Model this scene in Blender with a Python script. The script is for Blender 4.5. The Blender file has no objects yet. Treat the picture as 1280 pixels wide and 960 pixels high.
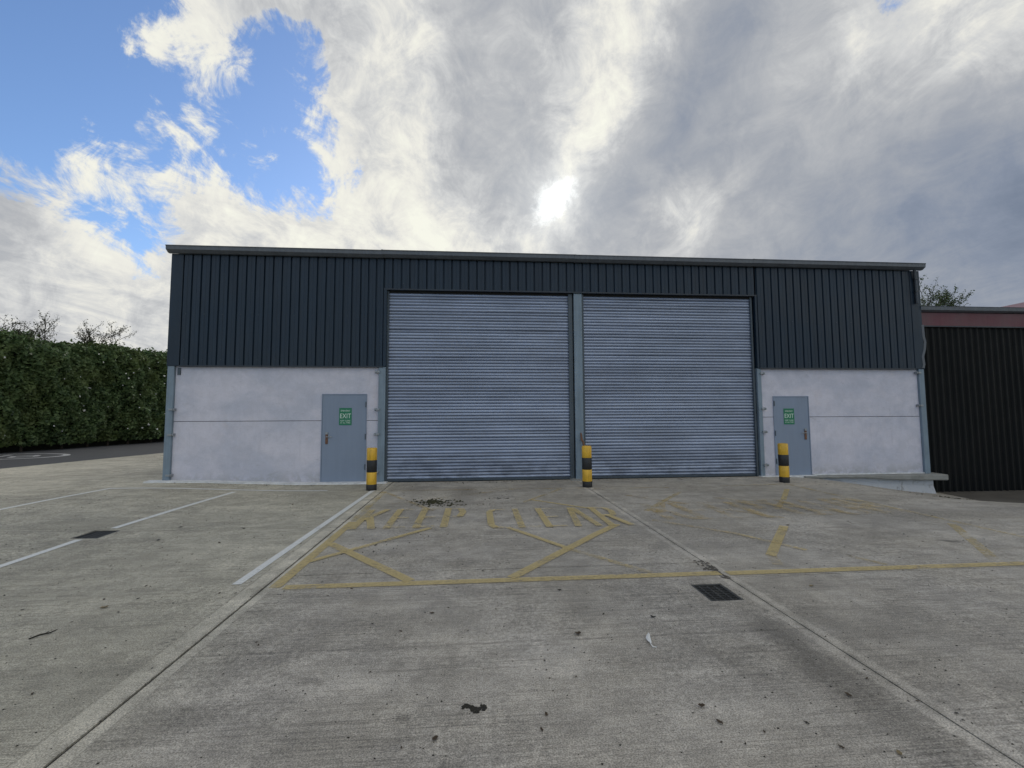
import bpy, bmesh, math, random
import numpy as np
from mathutils import Vector, Matrix
random.seed(7); RNG = np.random.default_rng(7)
R = math.radians
SC = bpy.context.scene; COL = SC.collection

# ------------------------------------------------------------------ camera
YAW, PITCH, ROLL, FPX = 0.08235, 0.06870, -0.004646, 565.0
cam = bpy.data.cameras.new('camera'); co = bpy.data.objects.new('camera', cam); COL.objects.link(co)
cam.sensor_width = 36; cam.sensor_fit = 'HORIZONTAL'; cam.lens = 36 * FPX / 1280
cam.clip_start = .05; cam.clip_end = 3000
fw = Vector((math.sin(YAW)*math.cos(PITCH), math.cos(YAW)*math.cos(PITCH), math.sin(PITCH)))
rt = Vector((math.cos(YAW), -math.sin(YAW), 0)); up = rt.cross(fw)
r2 = rt*math.cos(ROLL) + up*math.sin(ROLL); u2 = -rt*math.sin(ROLL) + up*math.cos(ROLL)
mw = Matrix((r2, u2, -fw)).transposed().to_4x4(); mw.translation = (0, 0, 1.55)
co.matrix_world = mw; SC.camera = co

# ------------------------------------------------------------------ render / view
SC.view_settings.view_transform = 'Standard'; SC.view_settings.look = 'None'
SC.view_settings.gamma = 1; SC.view_settings.exposure = EXPOSURE = 0.0

# ------------------------------------------------------------------ sun (soft, behind cloud, behind the building)
SUN_AZ, SUN_EL = R(10.35), R(25.95)
sl = bpy.data.lights.new('sun', 'SUN'); sl.energy = 1.15; sl.angle = R(24); sl.color = (1, .95, .87)
so = bpy.data.objects.new('sun', sl); COL.objects.link(so)
sd = Vector((math.sin(SUN_AZ)*math.cos(SUN_EL), math.cos(SUN_AZ)*math.cos(SUN_EL), math.sin(SUN_EL)))
so.rotation_euler = sd.to_track_quat('Z', 'Y').to_euler(); so.location = sd*60

# ------------------------------------------------------------------ node helper
class G:
    def __init__(s, tree): s.t = tree; s.n = tree.nodes; s.l = tree.links
    def put(s, sock, v):
        if isinstance(v, bpy.types.NodeSocket): s.l.new(v, sock)
        elif isinstance(v, (tuple, list)):
            if len(v) == 3 and sock.type == 'RGBA': v = (*v, 1)
            sock.default_value = v
        else: sock.default_value = v
    def m(s, op, a, b=None, c=None, clamp=False):
        n = s.n.new('ShaderNodeMath'); n.operation = op; n.use_clamp = clamp
        s.put(n.inputs[0], a)
        if b is not None: s.put(n.inputs[1], b)
        if c is not None: s.put(n.inputs[2], c)
        return n.outputs[0]
    def v(s, op, a, b=None, sc=None):
        n = s.n.new('ShaderNodeVectorMath'); n.operation = op; s.put(n.inputs[0], a)
        if b is not None: s.put(n.inputs[1], b)
        if sc is not None: s.put(n.inputs['Scale'], sc)
        return n.outputs['Value'] if op in ('DOT_PRODUCT', 'LENGTH', 'DISTANCE') else n.outputs[0]
    def mix(s, f, a, b, blend='MIX'):
        n = s.n.new('ShaderNodeMix'); n.data_type = 'RGBA'; n.blend_type = blend; n.clamp_factor = True
        s.put(n.inputs[0], f); s.put(n.inputs[6], a); s.put(n.inputs[7], b); return n.outputs[2]
    def ss(s, x, a, b, lo=0., hi=1., kind='SMOOTHSTEP'):
        n = s.n.new('ShaderNodeMapRange'); n.interpolation_type = kind; n.clamp = True
        s.put(n.inputs[0], x); s.put(n.inputs[1], a); s.put(n.inputs[2], b); s.put(n.inputs[3], lo); s.put(n.inputs[4], hi)
        return n.outputs[0]
    def noise(s, vec, scale, detail=4, rough=.55, dist=0., lac=2.):
        n = s.n.new('ShaderNodeTexNoise'); s.put(n.inputs['Vector'], vec); s.put(n.inputs['Scale'], scale)
        n.inputs['Detail'].default_value = detail; n.inputs['Roughness'].default_value = rough
        n.inputs['Distortion'].default_value = dist; n.inputs['Lacunarity'].default_value = lac
        return n.outputs[0]
    def noisec(s, *a, **k): return s.noise(*a, **k).node.outputs[1]
    def ramp(s, f, stops, interp='LINEAR'):
        n = s.n.new('ShaderNodeValToRGB'); cr = n.color_ramp; cr.interpolation = interp
        s.put(n.inputs[0], f)
        cr.elements[0].position = stops[0][0]; cr.elements[0].color = (*stops[0][1], 1)
        cr.elements[1].position = stops[-1][0]; cr.elements[1].color = (*stops[-1][1], 1)
        for p, c in stops[1:-1]:
            e = cr.elements.new(p); e.color = (*c, 1)
        return n.outputs[0]
    def sep(s, v):
        n = s.n.new('ShaderNodeSeparateXYZ'); s.put(n.inputs[0], v); return n.outputs
    def comb(s, x, y, z):
        n = s.n.new('ShaderNodeCombineXYZ'); s.put(n.inputs[0], x); s.put(n.inputs[1], y); s.put(n.inputs[2], z); return n.outputs[0]

def lin(c):   # sRGB 0..1 to linear
    return tuple((x/12.92 if x <= .04045 else ((x+.055)/1.055)**2.4) for x in c)

# ------------------------------------------------------------------ world: Nishita sky under streets of broken cloud
# rows: tan(elevation) of the row, then (brightness, cover) along the compass from 49 degrees left of north to 57 right
SKY=[
(0.10,[(0.84,1.00),(0.84,1.00),(0.84,1.00),(0.86,1.00),(0.84,1.00),(0.84,1.00),(0.84,1.00),(0.84,1.00),(0.84,1.00),(0.84,1.00),(0.87,0.97),(0.84,1.00),(0.84,1.00),(0.84,1.00),(0.84,1.00),(0.84,1.00),(0.84,1.00),(0.84,1.00),(0.74,1.00),(0.74,1.00),(0.74,1.00),(0.71,1.00),(0.70,1.00),(0.70,1.00),(0.70,1.00),(0.62,1.00),(0.62,1.00),(0.60,1.00),(0.60,1.00),(0.60,1.00),(0.60,1.00),(0.60,1.00)]),
(0.20,[(0.82,1.00),(0.82,1.00),(0.82,1.00),(0.86,1.00),(0.84,1.00),(0.83,1.00),(0.84,1.00),(0.84,1.00),(0.84,1.00),(0.88,1.00),(0.88,1.00),(0.88,1.00),(0.84,1.00),(0.84,1.00),(0.84,1.00),(0.84,1.00),(0.84,1.00),(0.84,1.00),(0.74,1.00),(0.74,1.00),(0.74,1.00),(0.74,1.00),(0.74,1.00),(0.70,1.00),(0.62,1.00),(0.62,1.00),(0.62,1.00),(0.59,1.00),(0.57,1.00),(0.57,1.00),(0.56,1.00),(0.56,1.00)]),
(0.28,[(0.82,1.00),(0.82,1.00),(0.83,1.00),(0.86,1.00),(0.87,1.00),(0.86,1.00),(0.86,1.00),(0.84,1.00),(0.88,1.00),(0.88,1.00),(0.88,1.00),(0.92,1.00),(0.94,1.00),(0.86,1.00),(0.86,1.00),(0.86,1.00),(0.86,1.00),(0.82,1.00),(0.73,1.00),(0.74,1.00),(0.74,1.00),(0.74,1.00),(0.74,1.00),(0.68,1.00),(0.62,1.00),(0.62,1.00),(0.62,1.00),(0.60,1.00),(0.57,1.00),(0.57,1.00),(0.55,1.00),(0.55,1.00)]),
(0.36,[(0.78,1.00),(0.78,1.00),(0.82,1.00),(0.87,0.80),(0.83,0.42),(0.86,0.96),(0.88,1.00),(0.88,1.00),(0.90,1.00),(0.90,1.00),(0.91,1.00),(0.92,1.00),(0.95,1.00),(0.96,1.00),(0.86,1.00),(0.85,1.00),(0.82,1.00),(0.82,1.00),(0.71,1.00),(0.70,1.00),(0.73,1.00),(0.75,1.00),(0.75,1.00),(0.68,1.00),(0.67,1.00),(0.62,1.00),(0.61,1.00),(0.60,1.00),(0.56,1.00),(0.56,1.00),(0.53,1.00),(0.53,1.00)]),
(0.44,[(0.72,0.99),(0.72,0.99),(0.85,0.91),(0.85,0.49),(0.81,0.34),(0.84,0.89),(0.90,0.97),(0.89,0.93),(0.88,0.95),(0.90,0.94),(0.90,0.99),(0.90,1.00),(0.94,1.00),(0.91,1.00),(0.82,1.00),(0.79,1.00),(0.79,1.00),(0.84,1.00),(0.80,1.00),(0.68,1.00),(0.69,1.00),(0.78,1.00),(0.82,1.00),(0.73,1.00),(0.68,1.00),(0.67,1.00),(0.60,1.00),(0.60,1.00),(0.54,1.00),(0.54,1.00),(0.50,1.00),(0.50,1.00)]),
(0.52,[(0.76,0.42),(0.75,0.55),(0.83,0.49),(0.84,0.46),(0.82,0.37),(0.86,0.54),(0.86,0.54),(0.85,0.44),(0.82,0.28),(0.85,0.53),(0.88,0.87),(0.90,1.00),(0.88,1.00),(0.84,1.00),(0.75,1.00),(0.72,1.00),(0.75,1.00),(0.80,1.00),(0.76,1.00),(0.68,1.00),(0.64,1.00),(0.71,1.00),(0.80,1.00),(0.77,1.00),(0.69,1.00),(0.65,1.00),(0.60,1.00),(0.60,1.00),(0.54,1.00),(0.54,1.00),(0.48,1.00),(0.48,1.00)]),
(0.60,[(0.72,0.01),(0.73,0.02),(0.81,0.20),(0.81,0.19),(0.86,0.60),(0.86,0.52),(0.86,0.43),(0.85,0.40),(0.82,0.24),(0.84,0.62),(0.84,0.96),(0.89,1.00),(0.88,1.00),(0.81,1.00),(0.71,1.00),(0.72,1.00),(0.73,1.00),(0.77,1.00),(0.88,1.00),(0.81,1.00),(0.65,1.00),(0.63,1.00),(0.64,1.00),(0.70,1.00),(0.70,1.00),(0.67,1.00),(0.66,1.00),(0.61,1.00),(0.60,1.00),(0.56,1.00),(0.51,1.00),(0.51,1.00)]),
(0.70,[(0.70,0.00),(0.70,0.00),(0.71,0.00),(0.75,0.05),(0.84,0.32),(0.90,0.78),(0.89,0.63),(0.81,0.09),(0.83,0.46),(0.86,0.89),(0.81,0.98),(0.87,1.00),(0.86,1.00),(0.78,1.00),(0.71,1.00),(0.71,1.00),(0.70,1.00),(0.74,1.00),(0.86,1.00),(0.92,1.00),(0.76,1.00),(0.64,1.00),(0.58,1.00),(0.62,1.00),(0.66,1.00),(0.70,1.00),(0.70,1.00),(0.68,1.00),(0.64,1.00),(0.62,1.00),(0.58,1.00),(0.57,1.00)]),
(0.80,[(0.70,0.00),(0.70,0.00),(0.70,0.00),(0.78,0.15),(0.89,0.79),(0.88,0.68),(0.87,0.68),(0.81,0.27),(0.83,0.58),(0.86,0.99),(0.79,1.00),(0.90,1.00),(0.87,1.00),(0.79,1.00),(0.73,1.00),(0.73,1.00),(0.74,1.00),(0.77,1.00),(0.82,1.00),(0.89,1.00),(0.91,1.00),(0.73,1.00),(0.60,1.00),(0.60,1.00),(0.64,1.00),(0.71,1.00),(0.73,1.00),(0.73,1.00),(0.73,1.00),(0.70,1.00),(0.73,1.00),(0.72,1.00)]),
(0.92,[(0.70,0.00),(0.70,0.00),(0.70,0.00),(0.74,0.06),(0.84,0.42),(0.86,0.87),(0.81,0.99),(0.84,0.99),(0.84,1.00),(0.84,1.00),(0.85,1.00),(0.89,1.00),(0.84,1.00),(0.72,1.00),(0.72,1.00),(0.72,1.00),(0.73,1.00),(0.74,1.00),(0.78,1.00),(0.85,1.00),(0.95,1.00),(0.90,1.00),(0.70,1.00),(0.62,1.00),(0.60,1.00),(0.70,1.00),(0.71,1.00),(0.80,0.95),(0.80,0.86),(0.83,1.00),(0.77,1.00),(0.78,1.00)]),
(1.06,[(0.70,0.00),(0.70,0.00),(0.70,0.00),(0.72,0.09),(0.80,0.50),(0.83,0.73),(0.85,0.90),(0.85,0.91),(0.84,1.00),(0.84,1.00),(0.86,1.00),(0.86,1.00),(0.86,1.00),(0.73,1.00),(0.70,1.00),(0.70,1.00),(0.74,1.00),(0.74,1.00),(0.74,1.00),(0.86,1.00),(0.88,1.00),(0.88,1.00),(0.77,1.00),(0.65,1.00),(0.62,1.00),(0.68,1.00),(0.71,1.00),(0.78,0.87),(0.77,0.69),(0.87,0.96),(0.82,0.98),(0.81,1.00)]),
]

def make_world():
    w = bpy.data.worlds.new('World'); SC.world = w; w.use_nodes = True
    t = w.node_tree; t.nodes.clear(); g = G(t)
    out = t.nodes.new('ShaderNodeOutputWorld'); bg = t.nodes.new('ShaderNodeBackground')
    t.links.new(bg.outputs[0], out.inputs[0]); STR = .15; bg.inputs[1].default_value = STR
    sky = t.nodes.new('ShaderNodeTexSky'); sky.sky_type = 'NISHITA'; sky.sun_disc = False
    sky.sun_elevation = SUN_EL; sky.sun_rotation = SUN_AZ; sky.air_density = 1.0; sky.dust_density = .3; sky.ozone_density = 2.5
    D = t.nodes.new('ShaderNodeTexCoord').outputs['Generated']
    x, y, z = g.sep(D)
    zc = g.m('MAXIMUM', z, 0.)
    den = g.m('ADD', zc, .16)
    P = g.comb(g.m('DIVIDE', x, den), g.m('MULTIPLY', g.m('DIVIDE', y, den), .55), 0.)      # cloud deck, streets run north
    wv = g.v('SUBTRACT', g.noisec(P, 2.2, detail=7, rough=.62), (.5, .5, .5))
    wv2 = g.v('SUBTRACT', g.noisec(D, 9., detail=9, rough=.68), (.5, .5, .5))
    wx, wy, _ = g.sep(g.v('ADD', g.v('SCALE', wv, sc=.11), g.v('SCALE', wv2, sc=.12)))
    az = g.m('ADD', g.m('ARCTAN2', x, y), wx)
    v = g.m('ADD', g.m('DIVIDE', zc, g.m('MAXIMUM', g.m('ABSOLUTE', y), .08)), wy)
    f = g.m('DIVIDE', g.m('ADD', az, .85), 1.85)
    cur = None; pv = None
    for rv, row in SKY:
        n = len(row)
        c = g.ramp(f, [(i/(n-1), (b, cv, 0.)) for i, (b, cv) in enumerate(row)], 'LINEAR')
        cur = c if cur is None else g.mix(g.ss(v, pv, rv, kind='LINEAR'), cur, c)
        pv = rv
    b, cov, _ = g.sep(cur)
    # elsewhere in the sky: broken deck from noise, clouds set brighter to light the facade
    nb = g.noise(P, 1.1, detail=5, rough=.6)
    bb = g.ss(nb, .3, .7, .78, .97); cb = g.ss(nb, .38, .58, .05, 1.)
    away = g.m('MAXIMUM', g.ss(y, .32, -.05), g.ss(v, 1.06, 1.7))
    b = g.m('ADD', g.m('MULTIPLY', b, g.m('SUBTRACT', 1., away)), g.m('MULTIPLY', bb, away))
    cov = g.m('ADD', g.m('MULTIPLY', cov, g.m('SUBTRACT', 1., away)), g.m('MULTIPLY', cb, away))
    # detail
    d1 = g.noise(P, 4.5, detail=12, rough=.70, dist=.8); d2 = g.noise(D, 13., detail=10, rough=.66, dist=.5)
    dd = g.m('SUBTRACT', g.m('ADD', g.m('MULTIPLY', d1, .42), g.m('MULTIPLY', d2, .58)), .5)
    edge = g.m('ADD', g.m('ADD', g.m('SUBTRACT', cov, .10), g.ss(cov, .85, 1., 0., .42)), g.m('MULTIPLY', dd, 3.6))
    cover = g.ss(edge, .28, .74)
    thin = g.ss(edge, .35, 1.05)
    b2 = g.m('ADD', g.m('ADD', b, g.ss(b, .80, .5, 0., .05)), g.m('MULTIPLY', dd, g.ss(b, .60, .9, .30, .90)))
    b2 = g.m('ADD', b2, g.m('MULTIPLY', g.m('SUBTRACT', 1., thin), .04))
    cl = g.ramp(g.m('SUBTRACT', g.m('MULTIPLY', b2, 1.6), .64), [((k*1.6-.64), lin(c)) for k, c in (
        (.40, (.35, .41, .50)), (.50, (.46, .51, .59)), (.58, (.55, .59, .66)), (.66, (.655, .675, .71)), (.74, (.745, .755, .77)),
        (.82, (.85, .855, .855)), (.90, (.95, .945, .915)), (.98, (1., 1., .95)))])
    cl = g.v('SCALE', cl, sc=1/STR*.93)
    # the sun burning through a hole
    sx, sy, sz = sd
    q = g.v('SUBTRACT', g.v('ADD', D, g.v('SCALE', wv2, sc=.05)), (sx, sy, sz))
    e1_ = Vector((math.cos(SUN_AZ), -math.sin(SUN_AZ), 0)); e2_ = e1_.cross(sd).normalized(); ax1 = (e1_*.62+e2_*.78); ax2 = (e1_*.78-e2_*.62)
    qa = g.m('DIVIDE', g.v('DOT_PRODUCT', q, ax1[:]), .052); qb = g.m('DIVIDE', g.v('DOT_PRODUCT', q, ax2[:]), .030)
    rad = g.m('ADD', g.m('SQRT', g.m('ADD', g.m('MULTIPLY', qa, qa), g.m('MULTIPLY', qb, qb))), g.m('MULTIPLY', g.m('SUBTRACT', g.noise(D, 60., detail=5, rough=.7), .5), 1.6))
    hole = g.ss(rad, 1.40, .35); glow = g.m('POWER', g.m('MAXIMUM', g.v('DOT_PRODUCT', D, (sx, sy, sz)), 0.), 70.)
    cl = g.v('ADD', cl, g.v('SCALE', g.comb(.97, 1., .97), sc=g.m('ADD', g.m('MULTIPLY', hole, 3.2), g.m('ADD', g.m('MULTIPLY', glow, .30), g.m('MULTIPLY', g.m('POWER', glow, 6.), .9)))))
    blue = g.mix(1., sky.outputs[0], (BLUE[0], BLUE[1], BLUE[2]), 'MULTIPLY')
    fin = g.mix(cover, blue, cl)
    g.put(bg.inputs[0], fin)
BLUE = (.86, .93, 1.05)
make_world()
w = SC.world
try: w.cycles.sampling_method = 'MANUAL'; w.cycles.sample_map_resolution = 1024
except Exception: pass

# ------------------------------------------------------------------ materials
def mat(name, color=(.5, .5, .5), rough=.6, metal=0., spec=.5):
    m = bpy.data.materials.new(name); m.use_nodes = True
    p = m.node_tree.nodes['Principled BSDF']; p.inputs['Base Color'].default_value = (*color, 1)
    p.inputs['Roughness'].default_value = rough; p.inputs['Metallic'].default_value = metal
    p.inputs['Specular IOR Level'].default_value = spec
    return m, G(m.node_tree), p
def bump(g, p, h, dist, strength=1.):
    b = g.n.new('ShaderNodeBump'); g.put(b.inputs['Height'], h); b.inputs['Distance'].default_value = dist
    b.inputs['Strength'].default_value = strength; g.l.new(b.outputs[0], p.inputs['Normal'])
def pos(g): return g.n.new('ShaderNodeNewGeometry').outputs['Position']
def weathered(name, color, rough=.55, metal=0., amp=.2, scale=3., streak=0., fine=.06, spec=.5, spots=0., obrand=0., bumpd=0.):
    m, g, p = mat(name, color, rough, metal, spec); P = pos(g)
    n1 = g.noise(P, scale, detail=6, rough=.62); n2 = g.noise(P, scale*14, detail=3)
    k = g.m('ADD', 1 - amp/2 - fine/2, g.m('ADD', g.m('MULTIPLY', g.ss(n1, .3, .7), amp), g.m('MULTIPLY', n2, fine)))
    if streak:
        st = g.noise(g.v('MULTIPLY', P, (9., 9., .5)), 1.6, detail=5, rough=.7)
        k = g.m('MULTIPLY', k, g.ss(st, .25, .75, 1-streak, 1+streak*.4))
    if obrand:
        oi = g.n.new('ShaderNodeObjectInfo').outputs['Random']
        k = g.m('MULTIPLY', k, g.ss(oi, 0., 1., 1-obrand, 1+obrand, kind='LINEAR'))
    if spots:
        sp = g.noise(P, scale*7, detail=5, rough=.7); k = g.m('MULTIPLY', k, g.ss(sp, .60, .72, 1., 1-spots))
    g.put(p.inputs['Base Color'], g.v('SCALE', (*color,), sc=k))
    g.put(p.inputs['Roughness'], g.ss(n1, .3, .7, max(rough-.08, .05), min(rough+.1, 1)))
    if bumpd: bump(g, p, n2, bumpd)
    return m

def concrete(name, base, lightness=1.):
    m, g, p = mat(name, base, .88, 0, .35); P = pos(g); X, Y, Z = g.sep(P)
    big = g.noise(P, .45, detail=5, rough=.6, dist=.3)
    band = g.noise(g.v('MULTIPLY', P, (.55, 2.4, 1.)), 1., detail=6, rough=.65)
    mid = g.noise(P, 4., detail=6, rough=.65)
    fine = g.noise(P, 120., detail=4, rough=.8)
    brush = g.noise(g.v('MULTIPLY', P, (.9, 60., 1.)), 1., detail=7, rough=.85)
    gate = g.ss(g.noise(g.v('MULTIPLY', P, (.5, 1.2, 1.)), 1.3, detail=4), .38, .60, .30, 1.)
    e1 = g.m('ABSOLUTE', g.m('ADD', X, 1.9)); e2 = g.m('ABSOLUTE', g.m('SUBTRACT', X, 2.4))
    xs_ = g.m('ADD', X, 1.9); e1 = g.m('MAXIMUM', g.m('MULTIPLY', xs_, 1.9), g.m('MULTIPLY', xs_, -1.))
    mar = g.m('MAXIMUM', g.ss(e1, .172, .160), g.ss(e2, .095, .075))
    k = g.ss(big, .35, .65, .87, 1.11)
    k = g.m('MULTIPLY', k, g.ss(band, .35, .65, .90, 1.09))
    k = g.m('MULTIPLY', k, g.ss(mid, .36, .66, .86, 1.12))
    k = g.m('MULTIPLY', k, g.ss(fine, .40, .60, .62, 1.38))
    grain = g.noise(P, 26., detail=7, rough=.82); gr_ = g.m('SUBTRACT', g.ss(grain, .38, .62, .74, 1.26), 1.); rough_ = g.ss(g.noise(P, .8, detail=4, rough=.6), .38, .62, .35, 1.15)
    k = g.m('MULTIPLY', k, g.m('ADD', 1., g.m('MULTIPLY', gr_, g.m('MULTIPLY', rough_, g.m('SUBTRACT', 1., g.m('MULTIPLY', mar, .45))))))
    k = g.m('MULTIPLY', k, g.ss(g.n.new('ShaderNodeObjectInfo').outputs['Random'], 0., 1., .95, 1.05, kind='LINEAR'))
    pits = g.ss(g.noise(P, 44., detail=4, rough=.7), .66, .72); k = g.m('MULTIPLY', k, g.m('SUBTRACT', 1., g.m('MULTIPLY', pits, .45)))
    br = g.ss(brush, .38, .54, .62, 1.12)
    k = g.m('MULTIPLY', k, g.m('ADD', 1., g.m('MULTIPLY', g.m('SUBTRACT', br, 1.), g.m('MULTIPLY', gate, g.m('SUBTRACT', 1., mar)))))
    k = g.m('MULTIPLY', k, g.m('ADD', 1., g.m('MULTIPLY', g.m('MULTIPLY', mar, g.ss(mid, .3, .55, .6, 1.)), .27)))
    rim = g.m('MULTIPLY', g.ss(g.m('ABSOLUTE', g.m('SUBTRACT', e1, .165)), .014, .004), g.ss(mid, .4, .55, .2, 1.)); k = g.m('MULTIPLY', k, g.m('SUBTRACT', 1., g.m('MULTIPLY', rim, .22)))
    dirt = g.m('MULTIPLY', g.ss(g.m('MINIMUM', e1, e2), .05, .008), g.ss(g.noise(P, 9., detail=5), .4, .6, .2, 1.)); k = g.m('MULTIPLY', k, g.m('SUBTRACT', 1., g.m('MULTIPLY', dirt, .3)))
    # aggregate specks
    vor = g.n.new('ShaderNodeTexVoronoi'); g.put(vor.inputs['Vector'], P); vor.inputs['Scale'].default_value = 34
    spk = g.m('MULTIPLY', g.ss(vor.outputs['Distance'], .16, .08), g.ss(g.noise(P, 5., detail=3), .56, .66))
    k = g.m('MULTIPLY', k, g.m('SUBTRACT', 1., g.m('MULTIPLY', spk, .5)))
    # hairline cracks and saw cuts that run across the bays
    for yy, x0, x1 in ((6.5, -1.9, 2.4), (7.5, 2.4, 7.), (3.2, -1.9, 2.4), (6.62, -8., -1.9)):
        d = g.m('ABSOLUTE', g.m('SUBTRACT', g.m('ADD', Y, g.m('MULTIPLY', g.m('SUBTRACT', mid, .5), .05)), yy))
        c = g.m('MULTIPLY', g.ss(d, .016, .004), g.m('MULTIPLY', g.m('GREATER_THAN', X, x0), g.m('LESS_THAN', X, x1)))
        k = g.m('MULTIPLY', k, g.m('SUBTRACT', 1., g.m('MULTIPLY', g.m('MULTIPLY', c, g.ss(mid, .4, .6, .1, 1.)), .35)))
    # old oil and tyre stains, each where it lies
    W = g.v('ADD', P, g.v('SCALE', g.v('SUBTRACT', g.noisec(P, 3.5, detail=6, rough=.7), (.5, .5, .5)), sc=.35))
    for (sx_, sy_, rx, ry, a) in STAINS:
        q = g.v('MULTIPLY', g.v('SUBTRACT', W, (sx_, sy_, 0)), (1/rx, 1/ry, 0.))
        s_ = g.ss(g.v('LENGTH', q), 1.15, .25)
        s_ = g.m('MULTIPLY', s_, g.ss(mid, .35, .6, .45, 1.)) if abs(a) > .15 else s_
        k = g.m('MULTIPLY', k, g.m('SUBTRACT', 1., g.m('MULTIPLY', s_, a)))
    hue = g.mix(g.ss(g.noise(P, .9, detail=4), .35, .65), base, (base[0]*.99, base[1]*1.0, base[2]*1.03))
    warm = g.ss(X, -1.2, -2.4)
    hue = g.mix(warm, hue, (base[0]*1.12, base[1]*1.14, base[2]*1.08))
    g.put(p.inputs['Base Color'], g.v('SCALE', hue, sc=k))
    g.put(p.inputs['Roughness'], g.ss(band, .3, .7, .8, .95))
    h = g.m('ADD', g.m('MULTIPLY', g.m('MULTIPLY', brush, g.m('SUBTRACT', 1., mar)), .6), g.m('MULTIPLY', fine, .5))
    bump(g, p, h, .003, .5)
    return m
STAINS = [(-1.42, 2.58, .3, .12, .32), (-1.62, 2.5, .22, .2, .25), (-1.45, 3.1, .25, .35, .14), (-.38, 2.43, .05, .07, .4), (-.48, 2.97, .07, .1, .28), (-.3, 2.9, .06, .25, .15),
          (-.95, 2.85, .12, .06, .3), (2.12, 2.5, .22, 1.0, .45), (2.15, 3.2, .15, .5, .3), (1.6, 2.9, .35, .35, .15), (-.15, 3.0, .07, .3, .2), (2.9, 5.3, 1.1, .25, .14), (.6, 5.6, 1.2, .35, .12), (1.75, 2.35, .3, .3, .12), (-.2, 9.0, .3, 1.4, .28), (1.6, 9.8, .5, .7, .2),
          (-.7, 8.2, .55, .25, .35), (-5.6, 7.0, 1.1, .5, .2), (-3.9, 7.1, .8, .7, .17), (5.75, 5.16, .17, .08, .6), (3.1, 6.1, 1.2, 1.6, .17), (4.6, 7.2, 1.5, .6, .14), (-1.2, 9.6, .3, .8, .2),
          (-7.5, 8.8, 1.4, .4, .14), (7.2, 6.5, 1.8, .4, .22), (8.6, 6.8, 1.2, .35, .2), (.4, 4.0, 1.5, .3, .10), (1.5, 3.6, .8, .15, .10), (-4.5, 3.4, 1.5, .5, .10), (3.8, 3.4, .9, .5, .12), (.55, 2.9, .3, .2, -.12), (1.45, 2.75, .25, .12, -.12), (-.7, 2.75, .5, .1, -.12), (3.2, 3.7, .4, .2, -.14)]
CONC = (.375, .341, .288)
M = {}
M['concrete'] = concrete('yard_concrete', CONC)
M['sealant'] = weathered('joint_sealant', (.018, .018, .017), .8, amp=.5, scale=8)
M['asphalt'] = weathered('road_asphalt', (.050, .052, .056), .9, amp=.35, scale=1.2, fine=.5, bumpd=.004)
M['soil'] = weathered('bare_soil_and_grass', (.06, .062, .035), .95, amp=.6, scale=.8, fine=.5)
M['wet'] = weathered('damp_tarmac', (.085, .075, .062), .8, amp=.5, scale=2., fine=.5)
M['clad'] = weathered('slate_blue_coated_steel', (.0115, .0255, .045), .45, amp=.25, scale=.9, streak=.25, fine=.1, spots=.12, spec=.36, obrand=.035)
M['trim'] = weathered('slate_blue_trim', (.015, .022, .034), .42, amp=.15, scale=2.)
M['gutter'] = weathered('grey_gutter_steel', (.105, .118, .138), .45, amp=.25, scale=2., streak=.2)
M['column'] = weathered('blue_grey_painted_steel', (.19, .25, .31), .5, amp=.2, scale=2.5, streak=.18, spots=.12)
M['columnd'] = weathered('dark_blue_grey_steel', (.060, .080, .100), .5, amp=.25, scale=3., streak=.2)
M['door'] = weathered('blue_grey_door_paint', (.215, .265, .355), .5, amp=.08, scale=1.4, streak=.05, fine=.02)
M['dark'] = weathered('dark_cavity', (.012, .012, .012), .9, amp=.3)
M['galv'] = weathered('dull_galvanised_steel', (.30, .32, .34), .45, .6, amp=.3, scale=9.)
M['rust'] = weathered('rusty_steel', (.16, .085, .055), .85, amp=.5, scale=12.)
M['iron'] = weathered('black_cast_iron', (.055, .055, .052), .6, .2, amp=.6, scale=14.)
M['byel'] = weathered('yellow_plastic_sleeve', (.74, .44, .04), .45, amp=.25, scale=6., streak=.25, spots=.4)
M['bblk'] = weathered('black_plastic_sleeve', (.014, .014, .015), .5, amp=.3, scale=6., spots=.1)
M['maroon'] = weathered('maroon_fascia_steel', (.105, .027, .040), .5, amp=.25, scale=2., streak=.15)
M['maroonroof'] = weathered('maroon_roof_steel', (.15, .05, .06), .5, amp=.25, scale=1.)
M['blackclad'] = weathered('black_green_corrugated_steel', (.0045, .0055, .0058), .6, amp=.6, scale=1.6, streak=.45, spots=.1, spec=.22)
M['green'] = weathered('green_sign_face', (.012, .17, .085), .4, amp=.05)
M['print'] = weathered('pale_sign_print', (.62, .74, .66), .5, amp=.02)
M['leaf'] = None
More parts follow.
